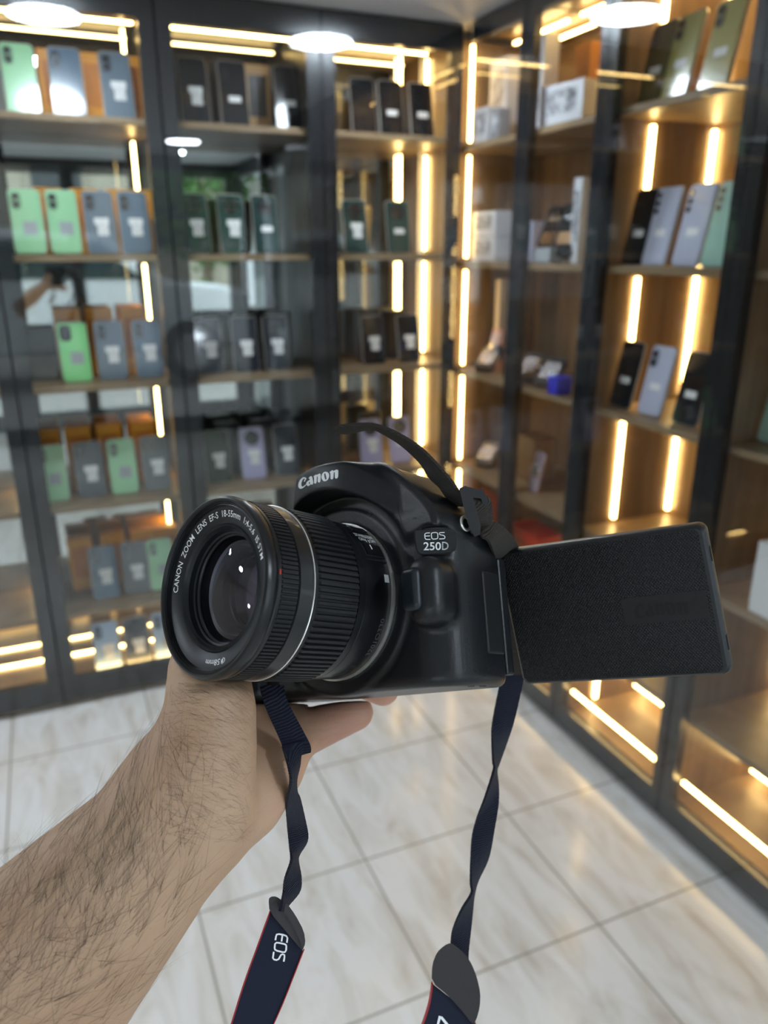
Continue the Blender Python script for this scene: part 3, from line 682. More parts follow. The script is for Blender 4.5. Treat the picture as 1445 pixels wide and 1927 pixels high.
badge = decal('badge_plate', *fan(bp), mat('badge_gloss', (.006, .007, .010), .14, 0, .5), dslr, .0001, .004, on_badge)
def badge_text(name, v2, f2, m=INK, off=.00022): return decal(name, v2, f2, m, badge, off, .0, on_badge)
def cm(x, y): return (770 + x / 13.14, 980 + y / 13.14)
EOSL = [[(510, 300), (420, 305), (388, 325), (382, 370), (390, 430), (410, 458), (450, 462), (522, 460)], [(388, 380), (512, 375)],
        [(580, 297), (650, 290), (690, 300), (703, 330), (705, 410), (695, 440), (660, 450), (590, 455), (560, 440), (550, 400), (545, 330), (555, 305), (580, 297)],
        [(872, 290), (780, 293), (745, 300), (740, 325), (760, 345), (850, 365), (878, 390), (880, 425), (860, 445), (740, 450)]]
badge_text('series_lettering', *strokes([[cm(*p) for p in l] for l in EOSL], 1.55))
v2, f2 = text2d('250', 1, .012); v2 = [(797 + (x) * 0, 0) for x, y in v2] if 0 else fit2d(v2, 796.8, -1035.6, 829.6, -1020.2); badge_text('model_lettering', [(x, -y + (813 - x) * .012) for x, y in v2], f2)
v2, f2 = text2d('D', 1, .012); v2 = fit2d(v2, 831.6, -1034.8, 843.9, -1019.8); badge_text('model_letter', [(x, -y) for x, y in v2], f2)
for k in range(6):
    y = 1021.2 + k * 2.3; v2 = [(831, y), (845, y - .1), (845, y + .75), (831, y + .85)]; badge_text('letter_stripe', v2, [(3, 2, 1, 0)], MATS['badge_gloss'], .00030)
# lens release button, port cover, microphone slot, seams, screw
mb = sd_box
v, f = surface_nets(lambda x, y, z: sd_box(x * 1000 - .12 * z * 1000, y * 1000, z * 1000, (48.0, -3.2, 7.0), (4.4, 8.2, 3.0), 2.6) / 1000, (.040, -.014, 0), (.058, .009, .014), .0004)
link('lens_release_button', np_mesh('btn', v, f), mat('blue_black_rubber', (.007, .012, .018), .4), dslr)
v, f = surface_nets(lambda x, y, z: sd_box(x * 1000 - .07 * z * 1000, y * 1000, z * 1000, (57.2, -9.6, -35), (1.0, 16.8, 6.6), 1.0) / 1000, (.049, -.030, -.045), (.060, .011, -.025), .0004)
port = link('port_cover', np_mesh('port', v, f), RUB, dslr)
decal('microphone_slot', *fan([(777, 974.5), (784, 973.8), (784, 976.6), (777, 977.4)]), mat('groove', (0, 0, 0)), dslr, .0001)
def seam(name, pts, w=.9, m=None):
    P = []
    for i in range(len(pts) - 1):
        P += [(pts[i][0] + (pts[i + 1][0] - pts[i][0]) * k / 6, pts[i][1] + (pts[i + 1][1] - pts[i][1]) * k / 6) for k in range(6)]
    P.append(pts[-1]); return decal(name, *strokes([P], w), m or MATS['groove'], dslr, .00008)
seam('flash_seam', [(656, 876), (672, 890), (688, 901), (715, 915), (734, 920), (741, 933), (748, 956), (756, 985), (763, 999), (776, 1002)])
seam('dial_seam', [(722, 903), (760, 918), (800, 935), (822, 943), (834, 938)])
for nm_, c, r in (('body_screw', (695.5, 967), 5.2), ('screw_head', (695.5, 967), 3.8)):
    decal(nm_, *fan([(c[0] + r * math.cos(i * .523), c[1] + r * 1.1 * math.sin(i * .523)) for i in range(12)]), MATS['groove'] if r > 5 else mat('screw_steel', (.10, .10, .10), .3, 1), dslr, .0001 if r > 5 else .0002)
for x in (880, 902, 665): decal('base_notch', *fan([(x, 1290.5), (x + 13, 1290), (x + 13, 1292), (x, 1292.5)]), MATS['groove'], dslr, .0001)
MB().box((-.003, -.028, -.003), (.003, .022, .003), Matrix.Translation((.0475, -.006, -.0515))).build('screen_hinge', CP, dslr, .001)
# ---- lens
lens = bpy.data.objects.new('lens', None); C.objects.link(lens); lens.parent = dslr
def lz(name, prof, m, n=160, closed=True, sharp=35, parent=lens):
    v, f = lathe([(r * MM, z * MM) for r, z in prof], n, closed); return mesh_obj(name, v, f, m, parent, True, sharp)
def ribbed(name, r0, r1, z0, z1, n, m, duty=.55, endc=.6):
    v = []; f = []; A = []
    for i in range(n):
        a = 2 * math.pi / n
        for s, rr in ((0, r0), (.10, r1), (duty - .05, r1), (duty + .05, r0), (.98, r0)): A.append(((i + s) * a, rr))
    rows = [(z0, None), (z0, 0), (z0 + endc, 1), (z1 - endc, 1), (z1, 0), (z1, None)]
    for z, k in rows:
        for a, rr in A:
            r = r0 - 2.0 if k is None else (r0 if k == 0 else rr); v.append((r * MM * math.cos(a), r * MM * math.sin(a), z * MM))
    K = len(A)
    for j in range(len(rows) - 1): f += [(j * K + i, j * K + (i + 1) % K, (j + 1) * K + (i + 1) % K, (j + 1) * K + i) for i in range(K)]
    return mesh_obj(name, v, f, m, lens, False)
LP = mat('lens_plastic', (.006, .0065, .008), .33, 0, 0, .45)
lz('mount_ring', [(30, -1.5), (33.2, -1.5), (33.5, .5), (33.4, 1.0), (30, 1.0)], SILV)
lz('rear_barrel', [(30, .8), (32.4, .8), (32.7, 1.4), (32.9, 13), (32.9, 15.4), (32.6, 15.6), (32.6, 15.9), (33.1, 16.1), (33.3, 19.4), (30, 19.4)], LP)
ribbed('zoom_ring', 32.9, 34.0, 19.6, 40.6, 88, RUB, .62, .8)
lz('zoom_collar', [(30, 40.6), (33.5, 40.6), (33.7, 42.3), (30, 42.3)], LP)
lz('silver_band', [(31, 42.35), (33.8, 42.35), (34.05, 42.6), (33.8, 42.85), (31, 42.85)], SILV)
lz('front_barrel', [(30, 43.1), (33.5, 43.1), (33.6, 49.0), (33.0, 49.4), (30, 49.4)], mat('satin_black', (.010, .010, .011), .34, 0, .15))
ribbed('focus_ring', 32.9, 33.6, 49.5, 57.6, 124, RUB, .6, .5)
lz('front_rim', [(31, 57.7), (33.5, 57.7), (33.5, 58.9), (33.2, 59.2), (33.5, 59.5), (34.0, 60.6), (34.1, 62.6), (33.6, 63.9), (32.8, 64.4), (32.1, 64.3), (31.6, 63.4), (31.1, 63.6), (30.9, 62.9), (30.5, 63.0), (30.2, 61.4), (29.2, 60.6)], GB)
nameplate = lz('name_ring', [(30.3, 61.6), (24.4, 60.4), (24.0, 60.0), (23.6, 60.4), (23.0, 59.6), (22.6, 59.9), (22.0, 58.8), (21.6, 59.0), (21.4, 57.0), (20.7, 56.6), (20.7, 55.6), (20.0, 55.0), (20.0, 50.0), (29.5, 50)], mat('name_ring_black', (.007, .009, .012), .36, 0, 0, .4))
def lens_glass(name, tint, refl, R0):
    m = bpy.data.materials.new(name); m.use_nodes = True; nt = m.node_tree; nt.nodes.clear()
    t = nt.nodes.new('ShaderNodeBsdfTransparent'); g = nt.nodes.new('ShaderNodeBsdfGlossy'); x = nt.nodes.new('ShaderNodeMixShader'); f = nt.nodes.new('ShaderNodeFresnel'); o = nt.nodes.new('ShaderNodeOutputMaterial')
    t.inputs[0].default_value = (*tint, 1); g.inputs[0].default_value = (*refl, 1); g.inputs['Roughness'].default_value = .0; f.inputs[0].default_value = R0
    nt.links.new(f.outputs[0], x.inputs[0]); nt.links.new(t.outputs[0], x.inputs[1]); nt.links.new(g.outputs[0], x.inputs[2]); nt.links.new(x.outputs[0], o.inputs[0]); return m
def dome(r, z, sag, n=12): return [(r * k / n if k else .01, z + sag * (1 - (k / n) ** 2)) for k in range(n, -1, -1)]
lz('front_element', dome(20.2, 55.0, 4.2), lens_glass('front_glass', (.9, .9, .94), (.85, .85, 1.0), 1.6), closed=False)
lz('second_element', dome(16.5, 47.0, 3.0), lens_glass('second_glass', (.85, .83, .9), (.8, .65, 1.0), 1.9), closed=False)
lz('inner_tube', [(20.0, 54), (19.0, 51.5), (17.4, 51.2), (17.0, 48.5), (16.5, 47), (15.6, 46.8), (15.2, 44.5), (14.2, 44.3), (13.8, 42), (20, 42)], mat('inner_black', (.045, .045, .055), .3))
lz('rear_element', dome(13.8, 43.0, -3.0), lens_glass('rear_glass', (.2, .2, .22), (.7, .75, .8), 1.9), closed=False)
lz('iris_stop', [(.01, 39.0), (20, 39.0), (20, 37), (.01, 37)], mat('iris_grey', (.16, .16, .15), .4, 0, .3))
def ring_text(s, r, a0, a1, z, hgt, m, name, flip=False):
    v2, f2 = text2d(s, 1, .008); v2 = fit2d(v2, 0, 0, 1, 1)
    out = []
    for k in (0, 1):
        for x, y in v2:
            a = R(a0 + (a1 - a0) * x); rr = r + hgt * (y - .5); zz = z + (rr - 24.4) * .2034 + (.10 if k == 0 else -.1)
            out.append((rr * MM * math.cos(a), rr * MM * math.sin(a), zz * MM))
    k = len(v2); return mesh_obj(name, out, [tuple(q) for q in f2] + [tuple(i + k for i in q)[::-1] for q in f2], m, nameplate, False)
ring_text('CANON  ZOOM  LENS  EF-S  18-55mm  1:4-5.6  IS STM', 27.6, 176, 12, 60.4, 2.5, INK, 'lens_lettering')
ring_text('\u03a658mm', 27.6, -78, -103, 60.4, 2.4, INK, 'filter_size_lettering')
def barrel_text(s, a0, z0, a1, z1, hdeg, m, name, r=33.0, bold=0):   # reading along the barrel
    v2, f2 = text2d(s, 1, bold); v2 = fit2d(v2, 0, 0, 1, 1); out = []
    for k in (0, 1):
        for x, y in v2:
            a = R(a0 + (a1 - a0) * x + hdeg * (y)); z = z0 + (z1 - z0) * x; rr = r + (.08 if k == 0 else -.1); out.append((rr * MM * math.cos(a), rr * MM * math.sin(a), z * MM))
    k = len(v2); return mesh_obj(name, out, [tuple(q) for q in f2] + [tuple(i + k for i in q)[::-1] for q in f2], m, lens, False)
barrel_text('STABILIZER', 41.5, 12.2, 41.5, 1.6, 3.6, INK, 'stabilizer_lettering', 32.9)
barrel_text('ON', 37.0, 11.4, 37.0, 8.4, 3.2, INK, 'on_lettering', 32.9); barrel_text('OFF', 37.0, 5.2, 37.0, 1.8, 3.2, INK, 'off_lettering', 32.9)
barrel_text('I', 36.0, 7.9, 36.0, 7.5, 3.4, INK, 'on_mark', 32.9); barrel_text('I', 36.0, 6.2, 36.0, 5.8, 3.4, INK, 'off_mark', 32.9)
barrel_text('AF', 56, 10.4, 56, 7.4, 3.4, INK, 'autofocus_lettering', 32.9); barrel_text('MF', 56, 5.8, 56, 2.6, 3.4, INK, 'manual_lettering', 32.9)
def barrel_patch(name, a0, a1, z0, z1, r0, r1, m, parent=lens):
    v = []; f = []; n = 8
    for rr in (r0, r1):
        for i in range(n + 1):
            a = R(a0 + (a1 - a0) * i / n); v += [(rr * MM * math.cos(a), rr * MM * math.sin(a), z0 * MM), (rr * MM * math.cos(a), rr * MM * math.sin(a), z1 * MM)]
    k = 2 * (n + 1)
    for i in range(n): f += [(k + 2 * i, k + 2 * i + 1, k + 2 * i + 3, k + 2 * i + 2), (2 * i + 1, 2 * i, 2 * i + 2, 2 * i + 3), (2 * i, k + 2 * i, k + 2 * i + 2, 2 * i + 2), (2 * i + 1, 2 * i + 3, k + 2 * i + 3, k + 2 * i + 1)]
    f += [(0, 1, k + 1, k), (k - 2, 2 * k - 2, 2 * k - 1, k - 1)]
    return mesh_obj(name, v, f, m, parent, False)
barrel_patch('switch_recess', 22.5, 34, 1.4, 12.6, 32.0, 32.98, MATS['groove'])
sw = barrel_patch('stabilizer_switch', 24.0, 32.6, 5.4, 11.6, 32.4, 33.7, LP); barrel_patch('switch_slide', 24.0, 32.4, 2.2, 5.0, 32.2, 33.4, LP); barrel_patch('switch_mark', 28, 32.2, 7.9, 8.5, 33.6, 33.76, INK)
barrel_patch('focus_switch', 44.0 + 5, 54.5, 2.4, 10.8, 32.4, 33.5, LP)
barrel_patch('mount_index_mark', 4.2, 9.8, 2.3, 4.6, 32.5, 32.95, INK); barrel_patch('red_focus_mark', -1.0, 2.2, 58.1, 58.8, 33.2, 33.6, mat('red_ink', (.5, .03, .01), .5))
barrel_patch('switch_ledge', 19.2, 20.4, 1.5, 13, 32.5, 33.05, MATS['groove'])
v2, f2 = text2d('3201O330', 1, 0); v2 = fit2d(v2, 0, 0, 1, 1); out = []
for k in (0, 1):
    for x, y in v2:
        a = R(-50 + 29 * x); z = 6.3 - 2.2 * (1 - y) - .6; rr = 32.82 + (.05 if k == 0 else -.1); out.append((rr * MM * math.cos(a), rr * MM * math.sin(a), (z - 2.2 * 0 + 0) * MM))
mesh_obj('serial_lettering', out, [tuple(q) for q in f2] + [tuple(i + len(v2) for i in q)[::-1] for q in f2], GREYINK, lens, False)
v2, f2 = text2d('EFI', 1, 0); v2 = fit2d(v2, 0, 0, 1, 1); out = []
for k in (0, 1):
    for x, y in v2:
        a = R(-74 + 13 * x); z = 4.5 + 5.5 * y; rr = 32.82 + (.06 if k == 0 else -.1); out.append((rr * MM * math.cos(a), rr * MM * math.sin(a), z * MM))
mesh_obj('embossed_mark', out, [tuple(q) for q in f2] + [tuple(i + len(v2) for i in q)[::-1] for q in f2], MATS['groove'], lens, False)
# ---- flip out screen
MS = VM @ Matrix(((0.86335892, -0.20560671, -0.46080068, 0), (-0.15515093, -0.9771461, 0.14530547, 0), (-0.48014536, -0.05395712, -0.87552787, 0), (0, 0, 0, 1)))
xl = (0.0491, 0.0179, 0.3399); MS = VM @ Matrix.Translation(xl) @ (VM.inverted() @ MS)
scr = bpy.data.objects.new('flip_screen', None); C.objects.link(scr); scr.parent = dslr; scr.matrix_local = MI @ MS
def screen_mat():
    m = bpy.data.materials.new('textured_rubber'); m.use_nodes = True; nt = m.node_tree; b = nt.nodes['Principled BSDF']; L = nt.links.new
    b.inputs['Base Color'].default_value = (.006, .0062, .007, 1); b.inputs['Roughness'].default_value = .48; b.inputs['Specular IOR Level'].default_value = .3
    tc = nt.nodes.new('ShaderNodeTexCoord'); hs = []
    for ang in (38, -38):
        mp = nt.nodes.new('ShaderNodeMapping'); mp.inputs['Rotation'].default_value = (0, 0, R(ang)); w = nt.nodes.new('ShaderNodeTexWave'); w.inputs['Scale'].default_value = 330
        L(tc.outputs['Object'], mp.inputs[0]); L(mp.outputs[0], w.inputs['Vector']); hs.append(w)
    a = nt.nodes.new('ShaderNodeMath'); a.operation = 'MULTIPLY'; L(hs[0].outputs['Fac'], a.inputs[0]); L(hs[1].outputs['Fac'], a.inputs[1])
    bp = nt.nodes.new('ShaderNodeBump'); bp.inputs['Strength'].default_value = .8; bp.inputs['Distance'].default_value = .0004; L(a.outputs[0], bp.inputs['Height']); L(bp.outputs[0], b.inputs['Normal'])
    return m
W_, H_ = .087, .0613
pts = [(x + W_ / 2, y - H_ / 2) for x, y in rrect(W_, H_, .0035)]; inn = [(x + W_ / 2, y - H_ / 2) for x, y in rrect(W_ - .003, H_ - .003, .003)]
def loft(name, rings, m, parent):
    v = []; f = []; k = len(rings[0][0])
    for p, z in rings: v += [(x, y, z) for x, y in p]
    for j in range(len(rings) - 1): f += [(j * k + i, j * k + (i + 1) % k, (j + 1) * k + (i + 1) % k, (j + 1) * k + i) for i in range(k)]
    f.append(tuple(range(k))[::-1]); f.append(tuple((len(rings) - 1) * k + i for i in range(k)))
    return mesh_obj(name, v, f, m, parent, True, 30)
loft('screen_shell', [(inn, -.0085), (pts, -.0075), (pts, -.0030), ([(x + W_ / 2, y - H_ / 2) for x, y in rrect(W_ - .0012, H_ - .0012, .0033)], -.0012), (inn, -.0004)], CP, scr)
fr = [(x + W_ / 2 - .0006, y - H_ / 2) for x, y in rrect(W_ - .0044, H_ - .0036, .0028)]
loft('textured_back', [(fr, -.001), (fr, .0), ([(x + W_ / 2 - .0006, y - H_ / 2) for x, y in rrect(W_ - .0052, H_ - .0044, .0026)], .0002)], screen_mat(), scr)
bx('logo_plate', (.0500, -.0375, .0001), (W_ - .0040, -.0262, .0003), mat('smooth_black', (.0045, .0045, .005), .5, 0, 0, .35), scr)
g = [[smooth2d([(x, y + .29 * (x - 165)) for x, y in l], 1) for l in gg] for gg in CANON]
v2, f2 = polyface(g); v2 = fit2d([(x, -y) for x, y in v2], .0545, -.0352, .0755, -.0290)
mesh_obj('embossed_lettering', [(x, y, .00055) for x, y in v2] + [(x, y, .0001) for x, y in v2], [tuple(q) for q in f2] + [tuple(i + len(v2) for i in q)[::-1] for q in f2], mat('emboss_black', (.002, .002, .002), .45, 0, 0, .3), scr, False)
bx('screen_glass', (.004, -H_ + .004, -.0091), (W_ - .004, -.004, -.0084), LENSM, scr)
for y in (-.0125, -.0485): bx('edge_slot', (W_ - .0006, y - .003, -.005), (W_ + .0002, y + .003, -.0025), MATS['groove'], scr)

# ---- neck strap (all in metres from the eye, then moved into the camera's frame)
VL = MI @ VM
def cr(P, n=8):
    P = [np.array(p, float) for p in P]; out = []
    for i in range(len(P) - 1):
        p0 = P[max(0, i - 1)]; p1 = P[i]; p2 = P[i + 1]; p3 = P[min(len(P) - 1, i + 2)]
        for k in range(n):
            t = k / n; out.append(.5 * (2 * p1 + (p2 - p0) * t + (2 * p0 - 5 * p1 + 4 * p2 - p3) * t * t + (3 * p1 - p0 - 3 * p2 + p3) * t ** 3))
    out.append(P[-1]); return out
strap = bpy.data.objects.new('neck_strap', None); C.objects.link(strap); strap.parent = dslr
def ribbon(name, rows, m, th=.0011, n=8, parent=strap, jag=0):
    """rows: left edge px, py, right edge px, py, mean depth, depth difference left to right"""
    R_ = cr(rows, n); v = []; f = []; k = len(R_); L = []; Q = []
    for i, (a, b, c, d, z, dz) in enumerate(R_):
        j = jag * (i % 2); L.append(np.array(V(a - j, b, z - dz / 2))); Q.append(np.array(V(c + j, d, z + dz / 2)))
    for i in range(k):
        t = (L[min(k - 1, i + 1)] + Q[min(k - 1, i + 1)]) - (L[max(0, i - 1)] + Q[max(0, i - 1)]); w = Q[i] - L[i]; nn = np.cross(t, w); nn = nn / (np.linalg.norm(nn) + 1e-9) * th / 2
        for s in (L[i] + nn, L[i] * .5 + Q[i] * .5 + nn * 1.5, Q[i] + nn, Q[i] - nn, L[i] * .5 + Q[i] * .5 - nn * 1.5, L[i] - nn): v.append(tuple(VL @ Vector(s)))
    for i in range(k - 1):
        for q in range(6): f.append((i * 6 + q, i * 6 + (q + 1) % 6, (i + 1) * 6 + (q + 1) % 6, (i + 1) * 6 + q))
    f.append(tuple(range(6))[::-1]); f.append(tuple((k - 1) * 6 + i for i in range(6)))
    return mesh_obj(name, v, f, m, parent, True, 50)
def web_mat(name, col):
    m = bpy.data.materials.new(name); m.use_nodes = True; nt = m.node_tree; b = nt.nodes['Principled BSDF']; L = nt.links.new
    b.inputs['Base Color'].default_value = (*col, 1); b.inputs['Roughness'].default_value = .75; b.inputs['Sheen Weight'].default_value = .06; b.inputs['Specular IOR Level'].default_value = .25
    tc = nt.nodes.new('ShaderNodeTexCoord'); w = nt.nodes.new('ShaderNodeTexWave'); w.inputs['Scale'].default_value = 520; w.inputs['Distortion'].default_value = 2; w.bands_direction = 'DIAGONAL'
    bp = nt.nodes.new('ShaderNodeBump'); bp.inputs['Strength'].default_value = .8; bp.inputs['Distance'].default_value = .0005
    L(tc.outputs['Object'], w.inputs['Vector']); L(w.outputs['Fac'], bp.inputs['Height']); L(bp.outputs[0], b.inputs['Normal']); return m
WEB = web_mat('navy_webbing', (.008, .010, .024)); WEBT = web_mat('brown_webbing', (.034, .027, .022))
ribbon('strap_tail', [(631, 805, 631, 812, .325, .006), (645, 801, 650, 815, .325, .010), (675, 798, 678, 810, .325, .011), (703, 799, 700, 806, .325, .012), (730, 807, 722, 816, .324, .011), (760, 822, 750, 833, .323, .011), (788, 840, 775, 854, .322, .010), (812, 862, 795, 876, .321, .009), (832, 884, 808, 898, .320, .008), (850, 905, 826, 915, .319, .008), (864, 925, 838, 932, .318, .008), (886, 952, 852, 950, .319, .006)], WEBT, .0013, 8, strap, .35)
ribbon('strap_loop', [(888, 938, 919, 936, .316, .006), (889, 950, 923, 948, .313, .006), (892, 965, 924, 962, .312, .006), (899, 980, 925, 976, .314, .004), (904, 988, 921, 982, .318, .002)], WEBT, .0016)
ribbon('strap_curl', [(893, 985, 900, 1004, .322, -.006), (910, 981, 905, 1010, .318, -.006), (935, 985, 918, 1018, .319, -.006), (958, 1003, 926, 1036, .326, -.006), (974, 1028, 932, 1052, .340, -.006), (984, 1060, 944, 1070, .362, -.004), (990, 1120, 948, 1120, .385, 0), (992, 1200, 950, 1200, .388, 0), (986, 1270, 944, 1270, .388, 0)], WEBT, .0014)
RS = [(944, 1270, 986, 1270, .388, .0), (939, 1295, 981, 1295, .387, .002), (927, 1357, 968, 1352, .385, .003), (926, 1388, 956, 1388, .383, .008), (928, 1433, 938, 1437, .382, .011), (929, 1449, 934, 1451, .382, .012), (913, 1500, 937, 1481, .380, .009), (897, 1540, 937, 1515, .378, .004), (888, 1575, 930, 1561, .376, .002), (886, 1623, 919, 1613, .374, .006), (886, 1662, 899, 1656, .372, .010), (887, 1681, 892, 1681, .371, .011), (868, 1713, 889, 1705, .370, .009), (852, 1751, 886, 1742, .368, .005), (848, 1785, 881, 1790, .366, .003), (846, 1812, 882, 1812, .366, .002)]
ribbon('strap_webbing', RS, WEB, .0012, 8, strap, .3)
LS = [(488, 1290, 534, 1290, .318, .003), (494, 1313, 538, 1313, .316, .003), (506, 1346, 552, 1342, .314, .003), (524, 1386, 570, 1375, .3125, .003), (534, 1412, 584, 1402, .3115, .002), (540, 1426, 585, 1415, .312, .0)]
ribbon('strap_webbing', LS, WEB, .0012)
LS2 = [(530, 1405, 575, 1395, .3105, .003), (538, 1426, 566, 1420, .3075, .006), (544, 1448, 563, 1440, .3060, .007), (547, 1470, 557, 1466, .3065, .008), (542, 1495, 558, 1488, .310, .008), (539, 1515, 564, 1502, .314, .007), (540, 1551, 576, 1548, .323, .003), (544, 1590, 579, 1579, .324, .003), (548, 1610, 563, 1606, .324, .010), (547, 1624, 560, 1620, .324, .011), (536, 1655, 566, 1652, .323, .006), (533, 1680, 563, 1677, .322, .006), (530, 1700, 541, 1704, .320, .010), (526, 1715, 536, 1716, .318, .010)]
ribbon('strap_webbing', LS2, WEB, .0012, 8, strap, .3)
NAVY = mat('pad_fabric', (.010, .013, .032), .75, spec=.25, bump=(1500, .4, .0003), sheen=.05); LEATH = mat('leather_tab', (.018, .014, .018), .42, bump=(700, .4, .0004)); REDP = mat('red_piping', (.42, .03, .035), .5)
def plate(name, poly, d0, gx, gy, th, m, parent, ref):
    """flat piece with its own tilt: depth d0 at ref, gx, gy depth change per pixel"""
    a = []; b = []
    for x, y in poly:
        d = d0 + gx * (x - ref[0]) + gy * (y - ref[1]); a.append(VL @ Vector(V(x, y, d - th / 2))); b.append(VL @ Vector(V(x, y, d + th / 2)))
    k = len(poly); t = tessellate_polygon([[Vector((x, y, 0)) for x, y in poly]])
    f = [tuple(q) for q in t] + [tuple(i + k for i in q)[::-1] for q in t] + [(i, (i + 1) % k, k + (i + 1) % k, k + i) for i in range(k)]
    me_ = mesh_obj(name, a + b, f, m, parent, False)
    bm = bmesh.new(); bm.from_mesh(me_.data); bmesh.ops.recalc_face_normals(bm, faces=bm.faces); bm.to_mesh(me_.data); bm.free(); return me_
ref = (520, 1800)
pad = plate('strap_pad', [(510, 1712), (540, 1738), (570, 1790), (548, 1845), (530, 1890), (508, 1940), (480, 2010), (410, 2010), (436, 1927), (460, 1850), (487, 1775)], .318, .00004, -.00004, .0022, NAVY, strap, ref)
plate('leather_tab', smooth2d([(505, 1692), (510, 1687), (520, 1687), (530, 1694), (548, 1712), (563, 1738), (574, 1770), (572, 1783), (568, 1789), (540, 1755), (507, 1716)], 1), .317, .00004, -.00004, .0034, LEATH, strap, ref)
plate('leather_tab', smooth2d([(529, 1693), (540, 1700), (556, 1722), (572, 1752), (575, 1776), (568, 1788), (566, 1776), (555, 1748), (538, 1722), (528, 1706)], 1), .3145, .00004, -.00004, .0018, LEATH, strap, ref)
def piping(pts, d0, gx, gy, ref, r=.0006):
    rows = [(x - 1.6, y, x + 1.6, y, d0 + gx * (x - ref[0]) + gy * (y - ref[1]), 0) for x, y in pts]; return ribbon('red_piping', rows, REDP, .0028)
piping([(509, 1714), (487, 1775), (460, 1850), (436, 1927), (412, 2005)], .318, .00004, -.00004, ref); piping([(571, 1788), (549, 1845), (531, 1890), (509, 1940), (482, 2005)], .318, .00004, -.00004, ref)
ESTR = [[(545, 1757), (537, 1780), (519, 1768), (524, 1754)], [(533, 1763), (530, 1774)]]
def plate_strokes(name, lines, w, d0, gx, gy, ref):
    v2, f2 = strokes(lines, w); a = [VL @ Vector(V(x, y, d0 + gx * (x - ref[0]) + gy * (y - ref[1]))) for x, y in v2]; b = [VL @ Vector(V(x, y, .0006 + d0 + gx * (x - ref[0]) + gy * (y - ref[1]))) for x, y in v2]
    k = len(a); return mesh_obj(name, a + b, [tuple(q) for q in f2] + [tuple(i + k for i in q)[::-1] for q in f2], INK, pad, False)
def pc(x, y): return (400 + x / 2.408, 1600 + y / 2.408)
def es(x, y):
    a = (x - 380) / 510 * 122; b = (470 - y) / 185 * 62; return pc(288 - .20 * a + .96 * b, 374 + .98 * a + .26 * b)
plate_strokes('strap_lettering', [[es(*p) for p in l] for l in EOSL], 3.2, .3166, .00004, -.00004, ref)
ref2 = (860, 1850)
pad2 = plate('strap_pad', [(812, 1850), (850, 1880), (893, 1925), (880, 1960), (862, 2010), (760, 2010), (780, 1965), (797, 1922), (808, 1885)], .362, .00003, -.00003, .0022, NAVY, strap, ref2)
plate('leather_tab', smooth2d([(812, 1848), (813, 1815), (822, 1792), (836, 1779), (848, 1774), (860, 1782), (876, 1796), (888, 1815), (897, 1838), (904, 1868), (903, 1895), (896, 1920), (889, 1928), (872, 1905), (845, 1875)], 1), .361, .00003, -.00003, .0034, LEATH, strap, ref2)
piping([(813, 1850), (808, 1885), (797, 1922), (781, 1962), (762, 2005)], .362, .00003, -.00003, ref2); piping([(893, 1924), (880, 1960), (864, 2005)], .362, .00003, -.00003, ref2)
plate_strokes('strap_lettering', [[(828, 1912), (822, 1935), (845, 1945)], [(830, 1914), (846, 1934)]], 5, .3605, .00003, -.00003, ref2)
# buckle
BK = mat('buckle_plastic', (.007, .0075, .009), .45, spec=.3)
bk = plate('strap_buckle', [(864, 919), (876, 914), (886, 921), (905, 990), (903, 1006), (893, 1010), (880, 985)], .3085, .0001, .00002, .005, BK, strap, (885, 960))
plate('buckle_frame', [(876, 915), (905, 922), (908, 917), (920, 950), (924, 975), (917, 976), (905, 938), (884, 936)], .3115, .0001, .00002, .004, BK, bk, (885, 960))
v, f = lathe([(.0022, 0), (.0034, 0), (.0034, .0016), (.0022, .0016)], 24, True)
q = MI @ (VM @ Vector(V(872, 986, .3115))); lg = mesh_obj('strap_lug', [tuple(Vector((q.x + c, q.y + b, q.z + a))) for a, b, c in v], f, SILV, dslr)

# ------------------------------------------------------------------ the person's forearm and hand
BIv = (VM.inverted() @ M_DSLR).inverted()
BIn = np.array(BIv)
ARM = [   # px, py, depth, radius in pixels at that depth
 [(-420, 2230, .245, 200), (-125, 1960, .262, 165), (60, 1765, .274, 142), (255, 1590, .285, 120), (325, 1490, .290, 100)],
 [(-330, 2340, .250, 200), (-20, 2065, .266, 165), (120, 1855, .277, 140), (270, 1660, .287, 118), (350, 1560, .292, 100)],
]
HAND = [
 [(325, 1490, .290, 92), (372, 1420, .291, 95), (388, 1340, .296, 80), (385, 1260, .305, 66), (400, 1190, .322, 55)],      # thenar and thumb base
 [(350, 1560, .292, 96), (395, 1500, .292, 80), (418, 1400, .296, 56), (415, 1330, .302, 56), (405, 1270, .308, 56)],
 [(400, 1190, .322, 52), (430, 1120, .345, 44), (462, 1070, .362, 38)],                                                     # thumb
 [(350, 1560, .296, 90), (400, 1545, .300, 84), (455, 1500, .312, 82), (500, 1440, .330, 74), (530, 1395, .348, 62)],        # heel of the palm
 [(420, 1450, .320, 60), (480, 1390, .345, 62), (520, 1350, .365, 56)],
 [(395, 1400, .325, 50), (455, 1330, .350, 50), (520, 1310, .372, 44)],
]
FING = [
 [(532, 1392, .350, 48), (585, 1374, .360, 42), (638, 1354, .366, 35), (668, 1340, .370, 34.5)],
 [(525, 1335, .370, 38), (590, 1286, .386, 24), (660, 1278, .398, 27), (720, 1297, .404, 31)],
 [(510, 1320, .380, 36), (580, 1276, .402, 27), (640, 1265, .415, 27), (690, 1262, .424, 26)],
 [(480, 1310, .380, 36), (540, 1285, .405, 30), (590, 1262, .428, 27), (630, 1240, .436, 26)],
]
